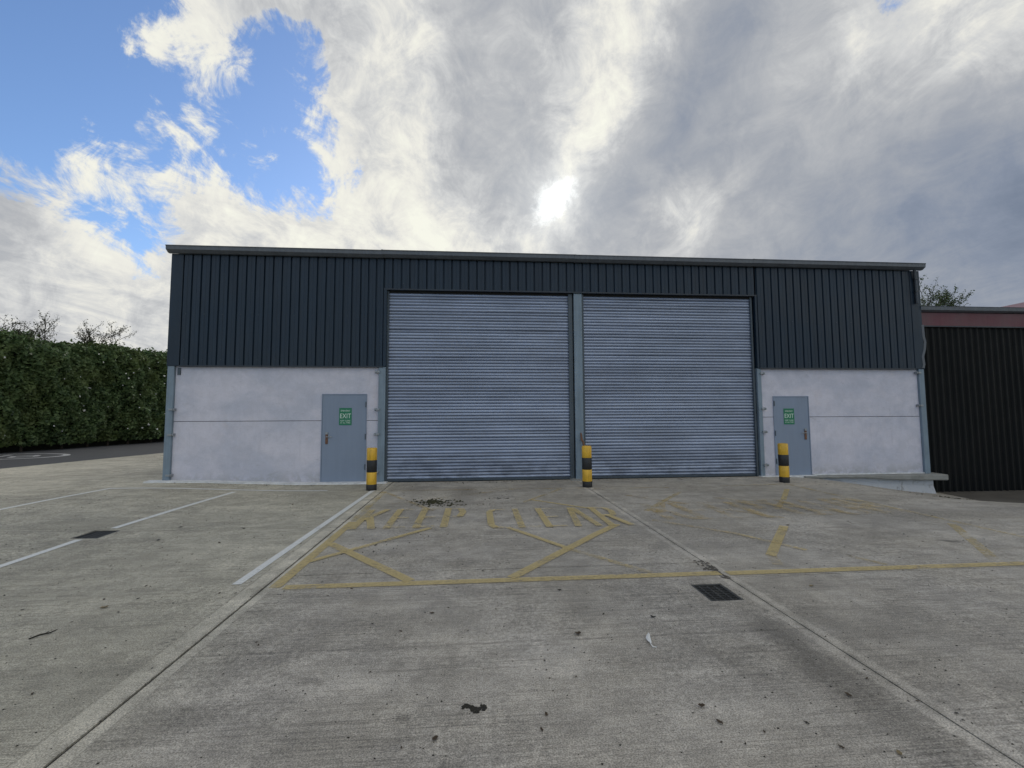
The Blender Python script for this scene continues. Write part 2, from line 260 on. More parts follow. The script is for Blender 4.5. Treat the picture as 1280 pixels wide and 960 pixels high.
def wall_paint():
    m, g, p = mat('whitewashed_concrete', (.5, .5, .5), .85, 0, .3); P = pos(g)
    a = g.noise(g.v('MULTIPLY', P, (1., 1., 1.7)), .9, detail=7, rough=.62, dist=.5)
    b = g.noise(P, 5., detail=7, rough=.7, dist=.3)
    c = g.noise(P, 30., detail=4, rough=.7)
    col = g.mix(g.ss(a, .32, .68), (.50, .51, .595), (.625, .61, .685))
    col = g.mix(g.ss(g.noise(P, 1.6, detail=5), .6, .78, 0., .35), col, (.62, .54, .55))
    sc = g.ss(g.noise(g.v('MULTIPLY', P, (1.3, 1., 3.)), 2.2, detail=8, rough=.75, dist=1.2), .58, .70)
    col = g.mix(g.m('MULTIPLY', sc, .30), col, (.27, .28, .30))
    x, y, z = g.sep(P)
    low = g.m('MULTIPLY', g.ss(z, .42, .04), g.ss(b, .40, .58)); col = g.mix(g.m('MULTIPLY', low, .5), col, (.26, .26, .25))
    run = g.m('MULTIPLY', g.ss(g.noise(g.v('MULTIPLY', P, (7., 1., .35)), 1.5, detail=5, rough=.7), .56, .70), g.ss(a, .35, .6)); col = g.mix(g.m('MULTIPLY', run, .16), col, (.30, .30, .33))
    k = g.m('MULTIPLY', g.ss(b, .3, .7, .94, 1.05), g.ss(c, .3, .7, .97, 1.03))
    chips = g.ss(g.noise(P, 13., detail=5, rough=.75), .70, .74)
    col = g.mix(g.m('MULTIPLY', chips, .55), col, (.22, .22, .23))
    g.put(p.inputs['Base Color'], g.v('SCALE', col, sc=k))
    bump(g, p, g.m('ADD', g.m('MULTIPLY', b, .7), g.m('MULTIPLY', c, .3)), .01, .6)
    return m
M['wall'] = wall_paint()
M['sill'] = weathered('limewashed_edge', (.62, .63, .64), .85, amp=.35, scale=5., spots=.45, bumpd=.004)
M['ledge'] = weathered('weathered_concrete_ledge', (.25, .25, .235), .9, amp=.35, scale=3., spots=.3, fine=.2, bumpd=.006)
def limed():
    m, g, p = mat('flaking_limewash', (.5, .5, .5), .9); P = pos(g)
    n = g.noise(P, 5., detail=7, rough=.7, dist=.5)
    x, y, z = g.sep(P)
    n = g.m('ADD', n, g.ss(x, 8.3, 8.8, -.3, 0.))
    col = g.mix(g.ss(n, .30, .44), (.22, .22, .21), (.46, .48, .51)); g.put(p.inputs['Base Color'], col)
    bump(g, p, n, .02); return m
M['limed'] = limed()
def slat_mat():
    m, g, p = mat('galvanised_blue_grey_slat', (.3, .34, .40), .40, .55, .5); P = pos(g)
    n = g.noise(g.v('MULTIPLY', P, (1., 1., 2.)), .8, detail=5, rough=.6)
    st = g.noise(g.v('MULTIPLY', P, (.5, 1., 30.)), 1.0, detail=6, rough=.75)
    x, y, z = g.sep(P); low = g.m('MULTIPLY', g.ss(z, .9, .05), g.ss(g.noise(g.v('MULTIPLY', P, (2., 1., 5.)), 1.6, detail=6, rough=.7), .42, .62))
    f = g.noise(P, 50., detail=2)
    k = g.m('MULTIPLY', g.ss(n, .3, .7, .88, 1.08), g.ss(st, .3, .7, .82, 1.12)); k = g.m('MULTIPLY', k, g.ss(f, .3, .7, .95, 1.05))
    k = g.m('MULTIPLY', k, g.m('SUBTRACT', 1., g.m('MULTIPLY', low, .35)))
    oi = g.n.new('ShaderNodeObjectInfo').outputs['Random']
    k = g.m('MULTIPLY', k, g.ss(oi, 0., 1., .86, 1.12, kind='LINEAR'))
    spk = g.ss(g.noise(P, 9., detail=6, rough=.75), .70, .78); k = g.m('MULTIPLY', k, g.m('SUBTRACT', 1., g.m('MULTIPLY', spk, .35)))
    g.put(p.inputs['Base Color'], g.v('SCALE', (.285, .335, .445), sc=k))
    g.put(p.inputs['Roughness'], g.ss(st, .3, .7, .33, .5)); return m
M['slat'] = slat_mat()
def paint(name, col, wear, a=.9):
    m, g, p = mat(name, col, .8, 0, .3); P = pos(g)
    n = g.m('ADD', g.m('MULTIPLY', g.noise(P, 2.2, detail=5, rough=.6), .45), g.m('MULTIPLY', g.noise(g.v('MULTIPLY', P, (1., 2.2, 1.)), 17., detail=6, rough=.75), .55))
    mask = g.m('MULTIPLY', g.ss(n, wear-.07, wear+.09), a)
    f = g.noise(P, 60., detail=2); g.put(p.inputs['Base Color'], g.v('SCALE', col, sc=g.ss(f, .3, .7, .85, 1.1)))
    tr = g.n.new('ShaderNodeBsdfTransparent'); mx = g.n.new('ShaderNodeMixShader')
    g.put(mx.inputs[0], mask); g.l.new(tr.outputs[0], mx.inputs[1]); g.l.new(p.outputs[0], mx.inputs[2])
    o = g.n['Material Output']; g.l.new(mx.outputs[0], o.inputs[0]); return m
YEL = (.60, .475, .225)
M['white_line'] = paint('worn_white_line_paint', (.76, .76, .73), .35, .92)
M['white_back'] = paint('white_line_paint_by_the_wall', (.74, .74, .72), .30, .9)
M['yel1'] = paint('worn_yellow_line_paint', YEL, .42, .72)
M['yel2'] = paint('faint_yellow_line_paint', YEL, .49, .55)
M['yel3'] = paint('nearly_gone_yellow_paint', (.56, .42, .18), .50, .5)
M['yel4'] = paint('ghost_of_yellow_paint', (.54, .40, .18), .53, .38)
M['road_white'] = paint('white_road_paint', (.6, .6, .6), .34, .7)
def foliage(name, c0, c1, c2):
    m, g, p = mat(name, c0, .55, 0, .35)
    r = g.n.new('ShaderNodeNewGeometry').outputs['Random Per Island']; P = pos(g)
    col = g.mix(g.ss(r, 0., 1., kind='LINEAR'), c0, c1)
    col = g.mix(g.ss(g.noise(P, .8, detail=4), .45, .65), col, c2)
    g.put(p.inputs['Base Color'], col)
    tl = g.n.new('ShaderNodeBsdfTranslucent'); g.put(tl.inputs[0], g.v('SCALE', col, sc=1.2)); mx = g.n.new('ShaderNodeMixShader')
    mx.inputs[0].default_value = .22; g.l.new(p.outputs[0], mx.inputs[1]); g.l.new(tl.outputs[0], mx.inputs[2])
    g.l.new(mx.outputs[0], g.n['Material Output'].inputs[0]); return m
M['hedge'] = foliage('hedge_leaves', (.030, .065, .022), (.15, .215, .085), (.11, .15, .05))
M['hedgecore'] = weathered('dark_block_core', (.018, .020, .012), .95, amp=.6, scale=4.)  # colour of the added core that blocks light inside the hedge
M['treeleaf'] = foliage('conifer_leaves', (.030, .055, .020), (.09, .13, .05), (.06, .09, .03))
M['shrubleaf'] = foliage('shrub_leaves', (.035, .045, .022), (.07, .08, .04), (.05, .055, .03))
M['bark'] = weathered('bark', (.055, .042, .032), .9, amp=.5, scale=6.)
M['deadleaf'] = weathered('dead_leaf', (.060, .040, .022), .8, amp=.6, scale=30.)
M['deaddark'] = weathered('dark_dead_leaf', (.022, .019, .013), .85, amp=.6, scale=30.)
M['moss'] = weathered('damp_moss', (.035, .034, .014), .95, amp=.6, scale=20.)
M['paleleaf'] = weathered('pale_leaf', (.22, .17, .09), .8, amp=.4, scale=30.)
M['featherm'] = weathered('white_feather', (.72, .72, .70), .8, amp=.1, scale=30.)

# ------------------------------------------------------------------ mesh builder
class MB:
    def __init__(s): s.v = []; s.f = []
    def add(s, vs, fs):
        o = len(s.v); s.v += [tuple(q) for q in vs]; s.f += [tuple(i+o for i in f) for f in fs]; return s
    def box(s, x0, x1, y0, y1, z0, z1, c=0.):
        if c <= 0:
            v = [(x, y, z) for z in (z0, z1) for y in (y0, y1) for x in (x0, x1)]
            return s.add(v, [(0, 2, 3, 1), (4, 5, 7, 6), (0, 1, 5, 4), (2, 6, 7, 3), (0, 4, 6, 2), (1, 3, 7, 5)])
        bm = bmesh.new(); bmesh.ops.create_cube(bm, size=1)
        for v in bm.verts: v.co = Vector(((x0+x1)/2+v.co.x*(x1-x0), (y0+y1)/2+v.co.y*(y1-y0), (z0+z1)/2+v.co.z*(z1-z0)))
        bmesh.ops.bevel(bm, geom=bm.edges[:], offset=c, segments=1, affect='EDGES')
        bm.verts.index_update(); s.add([v.co[:] for v in bm.verts], [[v.index for v in f.verts] for f in bm.faces]); bm.free(); return s
    def prism_z(s, poly, z0, z1):      # poly in xy, counter-clockwise
        n = len(poly); v = [(x, y, z0) for x, y in poly]+[(x, y, z1) for x, y in poly]
        return s.add(v, [tuple(range(n))[::-1], tuple(range(n, 2*n))]+[(i, (i+1) % n, n+(i+1) % n, n+i) for i in range(n)])
    def prism_y(s, poly, y0, y1):      # poly in xz, counter-clockwise seen from the front (-y)
        n = len(poly); v = [(x, y0, z) for x, z in poly]+[(x, y1, z) for x, z in poly]
        return s.add(v, [tuple(range(n)), tuple(range(n, 2*n))[::-1]]+[((i+1) % n, i, n+i, n+(i+1) % n) for i in range(n)])
    def prism_x(s, poly, x0, x1):      # poly in yz
        n = len(poly); v = [(x0, y, z) for y, z in poly]+[(x1, y, z) for y, z in poly]
        return s.add(v, [tuple(range(n)), tuple(range(n, 2*n))[::-1]]+[((i+1) % n, i, n+i, n+(i+1) % n) for i in range(n)])
    def tube(s, pts, rads, n=10, caps=True):
        pts = [Vector(p) for p in pts]
        if not hasattr(rads, '__len__'): rads = [rads]*len(pts)
        rings = []; base = len(s.v); ref = None
        for i, p in enumerate(pts):
            d = (pts[min(i+1, len(pts)-1)]-pts[max(i-1, 0)]).normalized()
            if ref is None: ref = Vector((0, 0, 1)) if abs(d.z) < .9 else Vector((1, 0, 0))
            a = d.cross(ref).normalized(); b = d.cross(a)
            rings.append([p+(a*math.cos(t)+b*math.sin(t))*rads[i] for t in [2*math.pi*k/n for k in range(n)]])
        v = [q for r in rings for q in r]; f = []
        for i in range(len(pts)-1):
            for k in range(n): f.append((i*n+k, i*n+(k+1) % n, (i+1)*n+(k+1) % n, (i+1)*n+k))
        if caps: f += [tuple(range(n))[::-1], tuple(range((len(pts)-1)*n, len(pts)*n))]
        return s.add(v, f)
    def mesh(s, name, m):
        me = bpy.data.meshes.new(name); me.from_pydata(s.v, [], s.f); me.validate()
        bm = bmesh.new(); bm.from_mesh(me); bmesh.ops.recalc_face_normals(bm, faces=bm.faces[:]); bm.to_mesh(me); bm.free()
        me.materials.append(m); return me
    def build(s, name, m, parent=None, smooth=False):
        me = s.mesh(name, m)
        if smooth:
            for q in me.polygons: q.use_smooth = True
            try: me.set_sharp_from_angle(angle=R(40))
            except Exception: pass
        return put(name, me, parent)
def put(name, me, parent=None, loc=None):
    o = bpy.data.objects.new(name, me); COL.objects.link(o)
    if parent is not None:
        o.parent = parent
        if loc is None: o.matrix_parent_inverse = parent_world(parent).inverted()
    if loc is not None: o.location = loc
    return o
def parent_world(p):
    m = Matrix.LocRotScale(p.location, p.rotation_euler, p.scale)
    return parent_world(p.parent) @ p.matrix_parent_inverse @ m if p.parent else m
def tag(o, label=None, cat=None, group=None, kind=None):
    for k, v in (('label', label), ('category', cat), ('group', group), ('kind', kind)):
        if v: o[k] = v
    return o
def empty(name, loc=(0, 0, 0), rz=0.):
    o = bpy.data.objects.new(name, None); COL.objects.link(o); o.location = loc; o.rotation_euler = (0, 0, rz)
    o.empty_display_size = .2; return o
def copy_tree(o, parent=None):
    c = o.copy(); COL.objects.link(c); c.parent = parent
    for ch in list(o.children): copy_tree(ch, c)
    return c
def smst(x, a, b):
    t = max(0., min(1., (x-a)/(b-a))); return t*t*(3-2*t)
def gz(x, y):          # height of the yard: rises to the left wing, falls away beyond the right door
    l = .10*smst(-x, 3.3, 7.0)*smst(y, 4., 9.)
    r = -.50*smst(x, 7.4, 12.2)*smst(y, 6.4, 9.4)
    return l+r

# ------------------------------------------------------------------ ground
def grid_sheet(xs, ys, hole=None, zoff=0., skirt=.1, keep=None):
    mb = MB(); nx, ny = len(xs), len(ys)
    v = [(x, y, gz(x, y)+zoff) for y in ys for x in xs]; f = []
    for j in range(ny-1):
        for i in range(nx-1):
            cx, cy = (xs[i]+xs[i+1])/2, (ys[j]+ys[j+1])/2
            if hole and hole[0] < cx < hole[1] and hole[2] < cy < hole[3]: continue
            if keep and not keep(cx, cy): continue
            f.append((j*nx+i, j*nx+i+1, (j+1)*nx+i+1, (j+1)*nx+i))
    mb.add(v, f)
    if skirt:
        ed = {}
        for q in f:
            for k in range(4):
                e = (q[k], q[(k+1) % 4]); ed[e] = 1
        low = {}
        def lo(i):
            if i not in low: low[i] = len(mb.v); a = mb.v[i]; mb.v.append((a[0], a[1], a[2]-skirt))
            return low[i]
        for (a, b) in ed:
            if (b, a) not in ed: mb.f.append((b, a, lo(a), lo(b)))
    return mb
def cuts(a, b, step, extra=()):
    n = max(1, round((b-a)/step)); s = [a+(b-a)*i/n for i in range(n+1)]
    for e in extra:
        if a < e < b:
            s = [q for q in s if abs(q-e) > .04 or q in (a, b)]; s.append(e)
    return sorted(set(s))
def wide(a, b):   # cuts that are fine near the yard and coarse far away
    out = [-1500, -600, -250, -120, -60, -35]+[x for x in range(-24, 25, 1)]+[35, 60, 120, 250, 600, 1500]
    return [q for q in out if a <= q <= b]
gr = grid_sheet(wide(-1500, 1500), [-400, -150, -60, -25]+list(range(-14, 31))+[45, 80, 150, 300, 700, 1500, 2600], zoff=-.13, skirt=0)
tag(gr.build('ground', M['soil']), 'earth and grass beyond the concrete yard', None, None, 'structure')

yard = empty('concrete_yard'); tag(yard, 'grey brushed concrete yard of large slabs in front of the shutters', None, None, 'structure')
GR1 = (1.96, 2.25, 3.72, 4.10); GR2 = (-5.10, -4.77, 6.26, 6.66)
def asph_x(y): return -12.45-(19.44-y)*.175       # edge between yard and road
def slab(x0, x1, y0, y1, gl, gr_, hole=None):
    hx = [hole[0], hole[1]] if hole else []; hy = [hole[2], hole[3]] if hole else []
    xs = cuts(x0+gl, x1-gr_, .3, hx); ys = cuts(y0+.006, y1-.006, .3, hy)
    if x0 < -15:      # left bay follows the road edge
        mb = grid_sheet(xs, ys, hole)
        mb.v = [((asph_x(v[1])+(v[0]-xs[0])*(-9.-asph_x(v[1]))/(-9.-xs[0])) if v[0] < -9. else v[0], v[1], v[2]) for v in mb.v]
    else: mb = grid_sheet(xs, ys, hole)
    return mb.build('slab', M['concrete'], yard)
YB = 10.84
slab(-16., -1.9, 6.72, 22., .0, .010); slab(-16., -1.9, .72, 6.72, 0., .010, GR2); slab(-16., -1.9, -6., .72, 0., .010)
slab(-1.9, 2.4, 4.68, YB, .010, .006); slab(-1.9, 2.4, -1.3, 4.68, .010, .006, GR1); slab(-1.9, 2.4, -6., -1.3, .010, .006)
slab(2.4, 9.4, 4.24, YB, .006, .004); slab(2.4, 9.4, -1.8, 4.24, .006, .004); slab(2.4, 9.4, -6., -1.8, .006, .004)
def right_keep(x, y): return x < 11.15+max(0., (9.9-y))*.0 or y < 8.4 or x < 11.1+(9.4-y)*.9
mb = grid_sheet(cuts(9.404, 22., .3), cuts(4.246, 11.6, .3)); mb.build('slab', M['concrete'], yard)
mb = grid_sheet(cuts(9.404, 22., .3), cuts(-6., 4.234, .3)); mb.build('slab', M['concrete'], yard)
# dark sealant in the joints, a little below the slabs
def sheet_strip(mb, p, q, w, dz, step=.25):
    p, q = Vector(p), Vector(q); d = (q-p); L = d.length; d.normalize(); nrm = Vector((-d.y, d.x))*w/2
    n = max(1, int(math.ceil(L/step))); vs = []
    for i in range(n+1):
        c = p+(q-p)*i/n
        for s_ in (1, -1):
            e = c+nrm*s_; vs.append((e.x, e.y, gz(e.x, e.y)+dz))
    return mb.add(vs, [(2*i, 2*i+1, 2*i+3, 2*i+2) for i in range(n)])
for p, q, w in (((-1.9, -6), (-1.9, YB), .06), ((2.4, -6), (2.4, YB), .05), ((9.4, -6), (9.4, YB), .05)):
    sheet_strip(MB(), p, q, w, -.011).build('joint_sealant', M['sealant'], yard)
for p, q in (((-16., 6.72), (-1.95, 6.72)), ((-16., .72), (-1.95, .72)), ((-1.85, 4.68), (2.35, 4.68)), ((-1.85, -1.3), (2.35, -1.3)), ((2.45, 4.24), (9.36, 4.24)), ((2.45, -1.8), (9.36, -1.8)), ((9.45, 4.24), (22., 4.24))):
    sheet_strip(MB(), p, q, .03, -.011).build('joint_sealant', M['sealant'], yard)
# crumbled mortar where the joints meet by the yellow line
mb = MB()
for i in range(90):
    t = random.random(); x = 2.4-.02+random.gauss(0, .025)-(.09*t if random.random() < .3 else 0); y = 4.2+t*.55
    s_ = random.uniform(.006, .018); z = .002
    mb.add([(x-s_, y-s_*.6, z), (x+s_, y-s_, z), (x+s_*.7, y+s_, z), (x-s_, y+s_*.7, z), (x, y, z+s_*.5)], [(0, 1, 4), (1, 2, 4), (2, 3, 4), (3, 0, 4)])
o = mb.build('joint_grit', M['wet'], yard); o['kind'] = 'stuff'

# road, with its painted roundel
ys = cuts(-6., 40., 1.)
mb = MB(); v = []; f = []
for y in ys:
    xe = asph_x(y)-.012
    for k in range(9): x = xe-8.0*k/8; v.append((x, y, .098+.002))
for j in range(len(ys)-1):
    for k in range(8): f.append((j*9+k, j*9+k+1, (j+1)*9+k+1, (j+1)*9+k))
mb.add([(a, b, gz(a, b)-.004 if a > -7 else (.1*smst(b, 4., 9.)-.004)) for a, b, c in v], f)
road = mb.build('road', M['asphalt']); tag(road, 'dark asphalt road running past the hedge', None, None, 'structure')
def ring(cx, cy, rx, ry, w, rot, a0=0., a1=2*math.pi, n=48):
    mb = MB(); vs = []
    for i in range(n+1):
        t = a0+(a1-a0)*i/n
        for k in (1, 1-w/ (rx if k_is(rx, ry) else ry)):
            x, y = rx*k*math.cos(t), ry*k*math.sin(t)
            X = cx+x*math.cos(rot)-y*math.sin(rot); Y = cy+x*math.sin(rot)+y*math.cos(rot); vs.append((X, Y, .1*smst(Y, 4., 9.)+.001))
    return mb.add(vs, [(2*i, 2*i+1, 2*i+3, 2*i+2) for i in range(n)])
def k_is(a, b): return a < b
ring(-17.35, 18.45, 2.05, 1.35, .16, R(-8)).build('road_marking', M['road_white'], road)
for (x0, y0, x1, y1) in ((-17.3, 17.75, -17.9, 19.2), (-16.75, 17.9, -16.3, 18.35), (-16.3, 18.35, -16.7, 18.95), (-16.7, 18.95, -17.15, 18.5), (-17.15, 18.5, -16.75, 17.9)):
    sheet_strip(MB(), (x0, y0), (x1, y1), .16, .001).build('road_marking', M['road_white'], road)

# damp tarmac strip in front of the dark shed
poly = [(11.34, 10.21), (11.28, 9.15), (11.12, 8.45)]
mb = MB(); v = []; f = []
edge = [(11.95, 11.2), (11.80, 10.35), (11.62, 9.5), (11.72, 8.9), (12.3, 7.9), (13.2, 7.0), (14.5, 6.2)]
N2 = 14
for i, (a, b) in enumerate(edge):
    for k in range(N2+1):
        x = a+(22-a)*k/N2; y = b+(11.6-b)*0 + 0; v.append((x, y, gz(x, y)+.006))
for i in range(len(edge)-1):
    for k in range(N2): f.append((i*(N2+1)+k, i*(N2+1)+k+1, (i+1)*(N2+1)+k+1, (i+1)*(N2+1)+k))
mb.add(v, f); tag(mb.build('damp_patch', M['wet'], yard))

# ---- painted lines and lettering on the yard
zc = [.0040]
def line(name, p, q, w, m):
    zc[0] += .00035 if zc[0] < .012 else -.008
    return sheet_strip(MB(), p, q, w, zc[0]).build(name, m, yard)
WL = M['white_line']
line('white_line', (-2.19, 4.48), (-2.10, 9.74), .085, WL)
line('white_line', (-4.86, 3.6), (-4.93, 6.2), .09, WL); line('white_line', (-4.93, 6.74), (-4.80, 9.62), .09, WL)
line('white_line', (-7.75, 4.), (-7.38, 9.9), .09, WL); line('white_line', (-7.42, 9.93), (-3.05, 9.80), .085, M['white_back'])
Y1, Y2, Y3 = M['yel1'], M['yel2'], M['yel3']
yl = lambda p, q, m=Y1, w=.108: line('yellow_line', p, q, w, m)
yl((-1.80, 4.36), (-1.78, 6.9)); yl((-1.78, 6.95), (-1.84, 9.55), Y2)
yl((-1.72, 4.36), (2.38, 4.34)); yl((2.45, 4.33), (7.2, 4.31)); yl((6.82, 4.4), (6.86, 9.6), Y2, .08)
yl((-1.7, 9.62), (2.3, 9.52), Y3, .07); yl((2.5, 9.42), (4.1, 9.4), Y2, .07); yl((5.3, 9.5), (6.8, 9.56), Y2, .07)
yl((-1.75, 5.77), (-.60, 4.41)); yl((-1.76, 5.08), (-.60, 6.42), Y1, .085); yl((.35, 4.40), (1.55, 5.85)); yl((1.55, 5.85), (2.0, 6.35))
yl((.46, 6.33), (1.10, 5.25), Y1, .08); yl((1.10, 5.25), (1.72, 4.40), Y2, .08)
yl((3.22, 4.80), (4.25, 6.02)); yl((3.10, 4.5), (3.22, 4.80), Y3); yl((2.6, 6.55), (3.35, 5.73), Y3, .08); yl((3.35, 5.73), (3.75, 4.95), Y2, .08)
yl((4.05, 4.75), (4.22, 4.42), Y2, .07); yl((6.66, 5.92), (5.45, 4.42), Y2); yl((6.42, 8.95), (5.55, 7.85), Y1, .09); yl((5.5, 7.8), (4.9, 7.1), Y3, .09)
yl((2.75, 7.2), (4.17, 8.95), Y2, .09); yl((-1.45, 8.22), (1.05, 9.70), Y3, .06); yl((1.04, 8.33), (1.98, 7.39), Y1, .07); yl((.87, 8.12), (1.81, 9.5), Y2, .07)
yl((-1.80, 9.45), (-.68, 7.55), Y3, .08); yl((2.9, 8.6), (4.6, 6.5), Y3, .08); yl((4.4, 8.2), (5.9, 6.6), Y3, .08)
GLY = {  # strokes in a unit cell 0..1 x 0..1
 'K': [((.1, 0), (.1, 1)), ((.9, 1), (.16, .42)), ((.35, .58), (.95, 0))],
 'E': [((.1, 0), (.1, 1)), ((.16, .96), (.9, .96)), ((.16, .5), (.8, .5)), ((.16, .04), (.9, .04))],
 'P': [((.1, 0), (.1, 1)), ((.16, .96), (.75, .96)), ((.75, .96), (.9, .75)), ((.9, .75), (.75, .5)), ((.75, .5), (.16, .5))],
 'C': [((.1, .15), (.1, .85)), ((.1, .85), (.3, .97)), ((.3, .97), (.9, .97)), ((.1, .15), (.3, .03)), ((.3, .03), (.9, .03))],
 'L': [((.1, 0), (.1, 1)), ((.16, .04), (.9, .04))],
 'A': [((.05, 0), (.45, 1)), ((.55, 1), (.95, 0)), ((.25, .33), (.75, .33))],
 'R': [((.1, 0), (.1, 1)), ((.16, .96), (.75, .96)), ((.75, .96), (.9, .75)), ((.9, .75), (.75, .52)), ((.75, .52), (.16, .5)), ((.5, .5), (.95, 0))]}
def letters(word, xs, y0, h, wd, m, w, lean=.14):
    for ch, x in zip(word, xs):
        mb = MB(); mf = MB()
        for i, (a, b) in enumerate(GLY[ch]):
            hz = a[1] == b[1]
            s0 = Vector((x+a[0]*wd+a[1]*lean*0, y0+a[1]*h)); s1 = Vector((x+b[0]*wd, y0+b[1]*h))
            sheet_strip(mf if hz else mb, s0, s1, w*1.0 if hz else w*1.25, .0150+.0004*i)
        o = mb.build('painted_letter', m, yard)
        if mf.v: mf.build('worn_stroke', Y2 if m is Y1 else M['yel4'], o)
letters('KEEP', (-1.70, -1.24, -.84, -.46), 6.42, 1.28, .31, Y1, .085)
letters('CLEAR', (.20, .62, 1.00, 1.42, 1.88), 6.28, 1.25, .33, Y1, .08)
letters('KEEP', (2.85, 3.35, 3.85, 4.35), 6.5, 1.25, .42, Y3, .12)
letters('CLEAR', (5.0, 5.35, 5.72, 6.06, 6.42), 6.6, 1.25, .34, Y3, .12)

# ------------------------------------------------------------------ drain grates
def grate(x0, x1, y0, y1, label, nb, z=0.):
    e = empty('drain_grate', ((x0+x1)/2, (y0+y1)/2, z)); tag(e, label, 'drain grate', 'drain grates in the yard')
    g_ = .004; x0 += g_; x1 -= g_; y0 += g_; y1 -= g_; t = -.004+z; b = -.035+z; fwd = .020
    mb = MB(); mb.box(x0, x1, y0, y0+fwd, b, t); mb.box(x0, x1, y1-fwd, y1, b, t); mb.box(x0, x0+fwd, y0+fwd, y1-fwd, b, t); mb.box(x1-fwd, x1, y0+fwd, y1-fwd, b, t)
    mb.build('frame', M['iron'], e)
    ih = (y1-y0-2*fwd); cell = ih/nb
    for i in range(1, nb): mb = MB(); y = y0+fwd+cell*i; mb.box(x0+fwd, x1-fwd, y-.0045, y+.0045, t-.016, t-.006); mb.build('bar', M['iron'], e)
    for k in (1, 2, 3): mb = MB(); x = x0+(x1-x0)*k/4; mb.box(x-.007, x+.007, y0+fwd, y1-fwd, t-.022, t-.008); mb.build('rib', M['iron'], e)
    mb = MB(); mb.box(x0, x1, y0, y1, z-.099, z-.09); mb.build('pit_floor', M['dark'], e)
grate(*GR1, 'black iron drain grate beside the joint just in front of the yellow line', 9)
grate(*GR2, 'black iron drain grate interrupting a white bay line, left of the yellow box', 9, gz(-4.94, 6.45))

# ------------------------------------------------------------------ the warehouse
XL, XR, YC, YP = -6.95, 11.68, 10.80, 10.87       # corners, cladding face, concrete face
ZT = 5.30
wh = empty('warehouse', (2.4, YP, 0)); tag(wh, 'long low warehouse with slate blue cladding over whitewashed concrete and two grey shutters', 'warehouse')
# concrete panels
def panel(poly, y=YP, th=.14, name='concrete_panel'):
    return MB().prism_y(poly, y, y+th).build(name, M['wall'], wh)
D1 = (-3.535, -2.535, 2.05); D2 = (7.53, 8.46, 1.985)
sz = 1.44
panel([(-6.80, .08), (D1[0]-.012, -.02), (D1[0]-.012, sz-.006), (-6.80, sz-.006)])
panel([(D1[1]+.012, -.05), (-2.26, -.05), (-2.26, sz-.006), (D1[1]+.012, sz-.006)])
panel([(-6.80, sz+.006), (D1[0]-.012, sz+.006), (D1[0]-.012, D1[2]+.012), (D1[1]+.012, D1[2]+.012), (D1[1]+.012, sz+.006), (-2.26, sz+.006), (-2.26, 2.74), (-6.80, 2.74)])
sr = 1.47
panel([(7.21, -.1), (D2[0]-.012, -.1), (D2[0]-.012, sr-.006), (7.21, sr-.006)])
panel([(D2[1]+.012, .0), (11.52, .0), (11.52, sr-.006), (D2[1]+.012, sr-.006)])
panel([(7.21, sr+.006), (D2[0]-.012, sr+.006), (D2[0]-.012, D2[2]+.012), (D2[1]+.012, D2[2]+.012), (D2[1]+.012, sr+.006), (11.52, sr+.006), (11.52, 2.74), (7.21, 2.74)])
for a, b in ((-6.8, -2.26), (7.21, 11.5)): MB().box(a, b, YP+.15, YP+.17, -.3, 2.74).build('inner_wall', M['dark'], wh)
# door surrounds and doors
def door(d, z0, hand, label):
    x0, x1, zt = d
    dr = MB().box(x0+.008, x1-.008, YP-.012, YP+.035, z0, zt-.008, .003).build('door', M['door'], wh)
    dr['label'] = label
    mb = MB(); w = .038; y0, y1 = YP-.004, YP+.05
    fr = MB(); fr.box(x0-.012, x0+.006, YP-.02, y1, z0, zt+.012); fr.box(x1-.006, x1+.012, YP-.02, y1, z0, zt+.012); fr.box(x0+.006, x1-.006, YP-.02, y1, zt-.006, zt+.012)
    fr.build('door_frame', M['door'], wh)
    hx = x0+.115 if hand < 0 else x1-.115; s_ = 1 if hand < 0 else -1
    hp = MB().box(hx-.028, hx+.028, YP-.028, YP-.012, .90, 1.17, .004); hp.build('handle_plate', M['rust'], dr)
    lv = MB(); lv.tube([(hx, YP-.02, 1.07), (hx, YP-.065, 1.07), (hx+s_*.13, YP-.068, 1.065)], .010, 8); lv.box(hx-.03, hx+.03, YP-.036, YP-.0285, 1.125, 1.175); lv.build('lever', M['galv'], dr, True)
    xx = x1-.006 if hand < 0 else x0+.006
    for z in (.3, 1.0, 1.75):
        MB().tube([(xx, YP-.03, z), (xx, YP-.03, z+.13)], .012, 8).build('hinge', M['columnd'], dr, True)
door(D1, .01, -1, 'left grey exit door'); door(D2, .01, 1, 'right grey exit door')
# steel columns
def col_(x0, x1, y0, y1, z0, z1, m='column'): return MB().box(x0, x1, y0, y1, z0, z1, .006).build('steel_column', M[m], wh)
col_(-6.95, -6.805, YC+.01, YP+.2, -.1, 2.70); col_(-2.255, -2.095, YC+.01, YP+.2, -.1, 2.70)
col_(2.43, 2.63, YC+.02, YP+.3, -.1, 4.54); col_(7.10, 7.205, YC+.01, YP+.2, -.1, 2.70); col_(11.525, 11.67, YC+.01, YP+.2, -.02, 2.70)
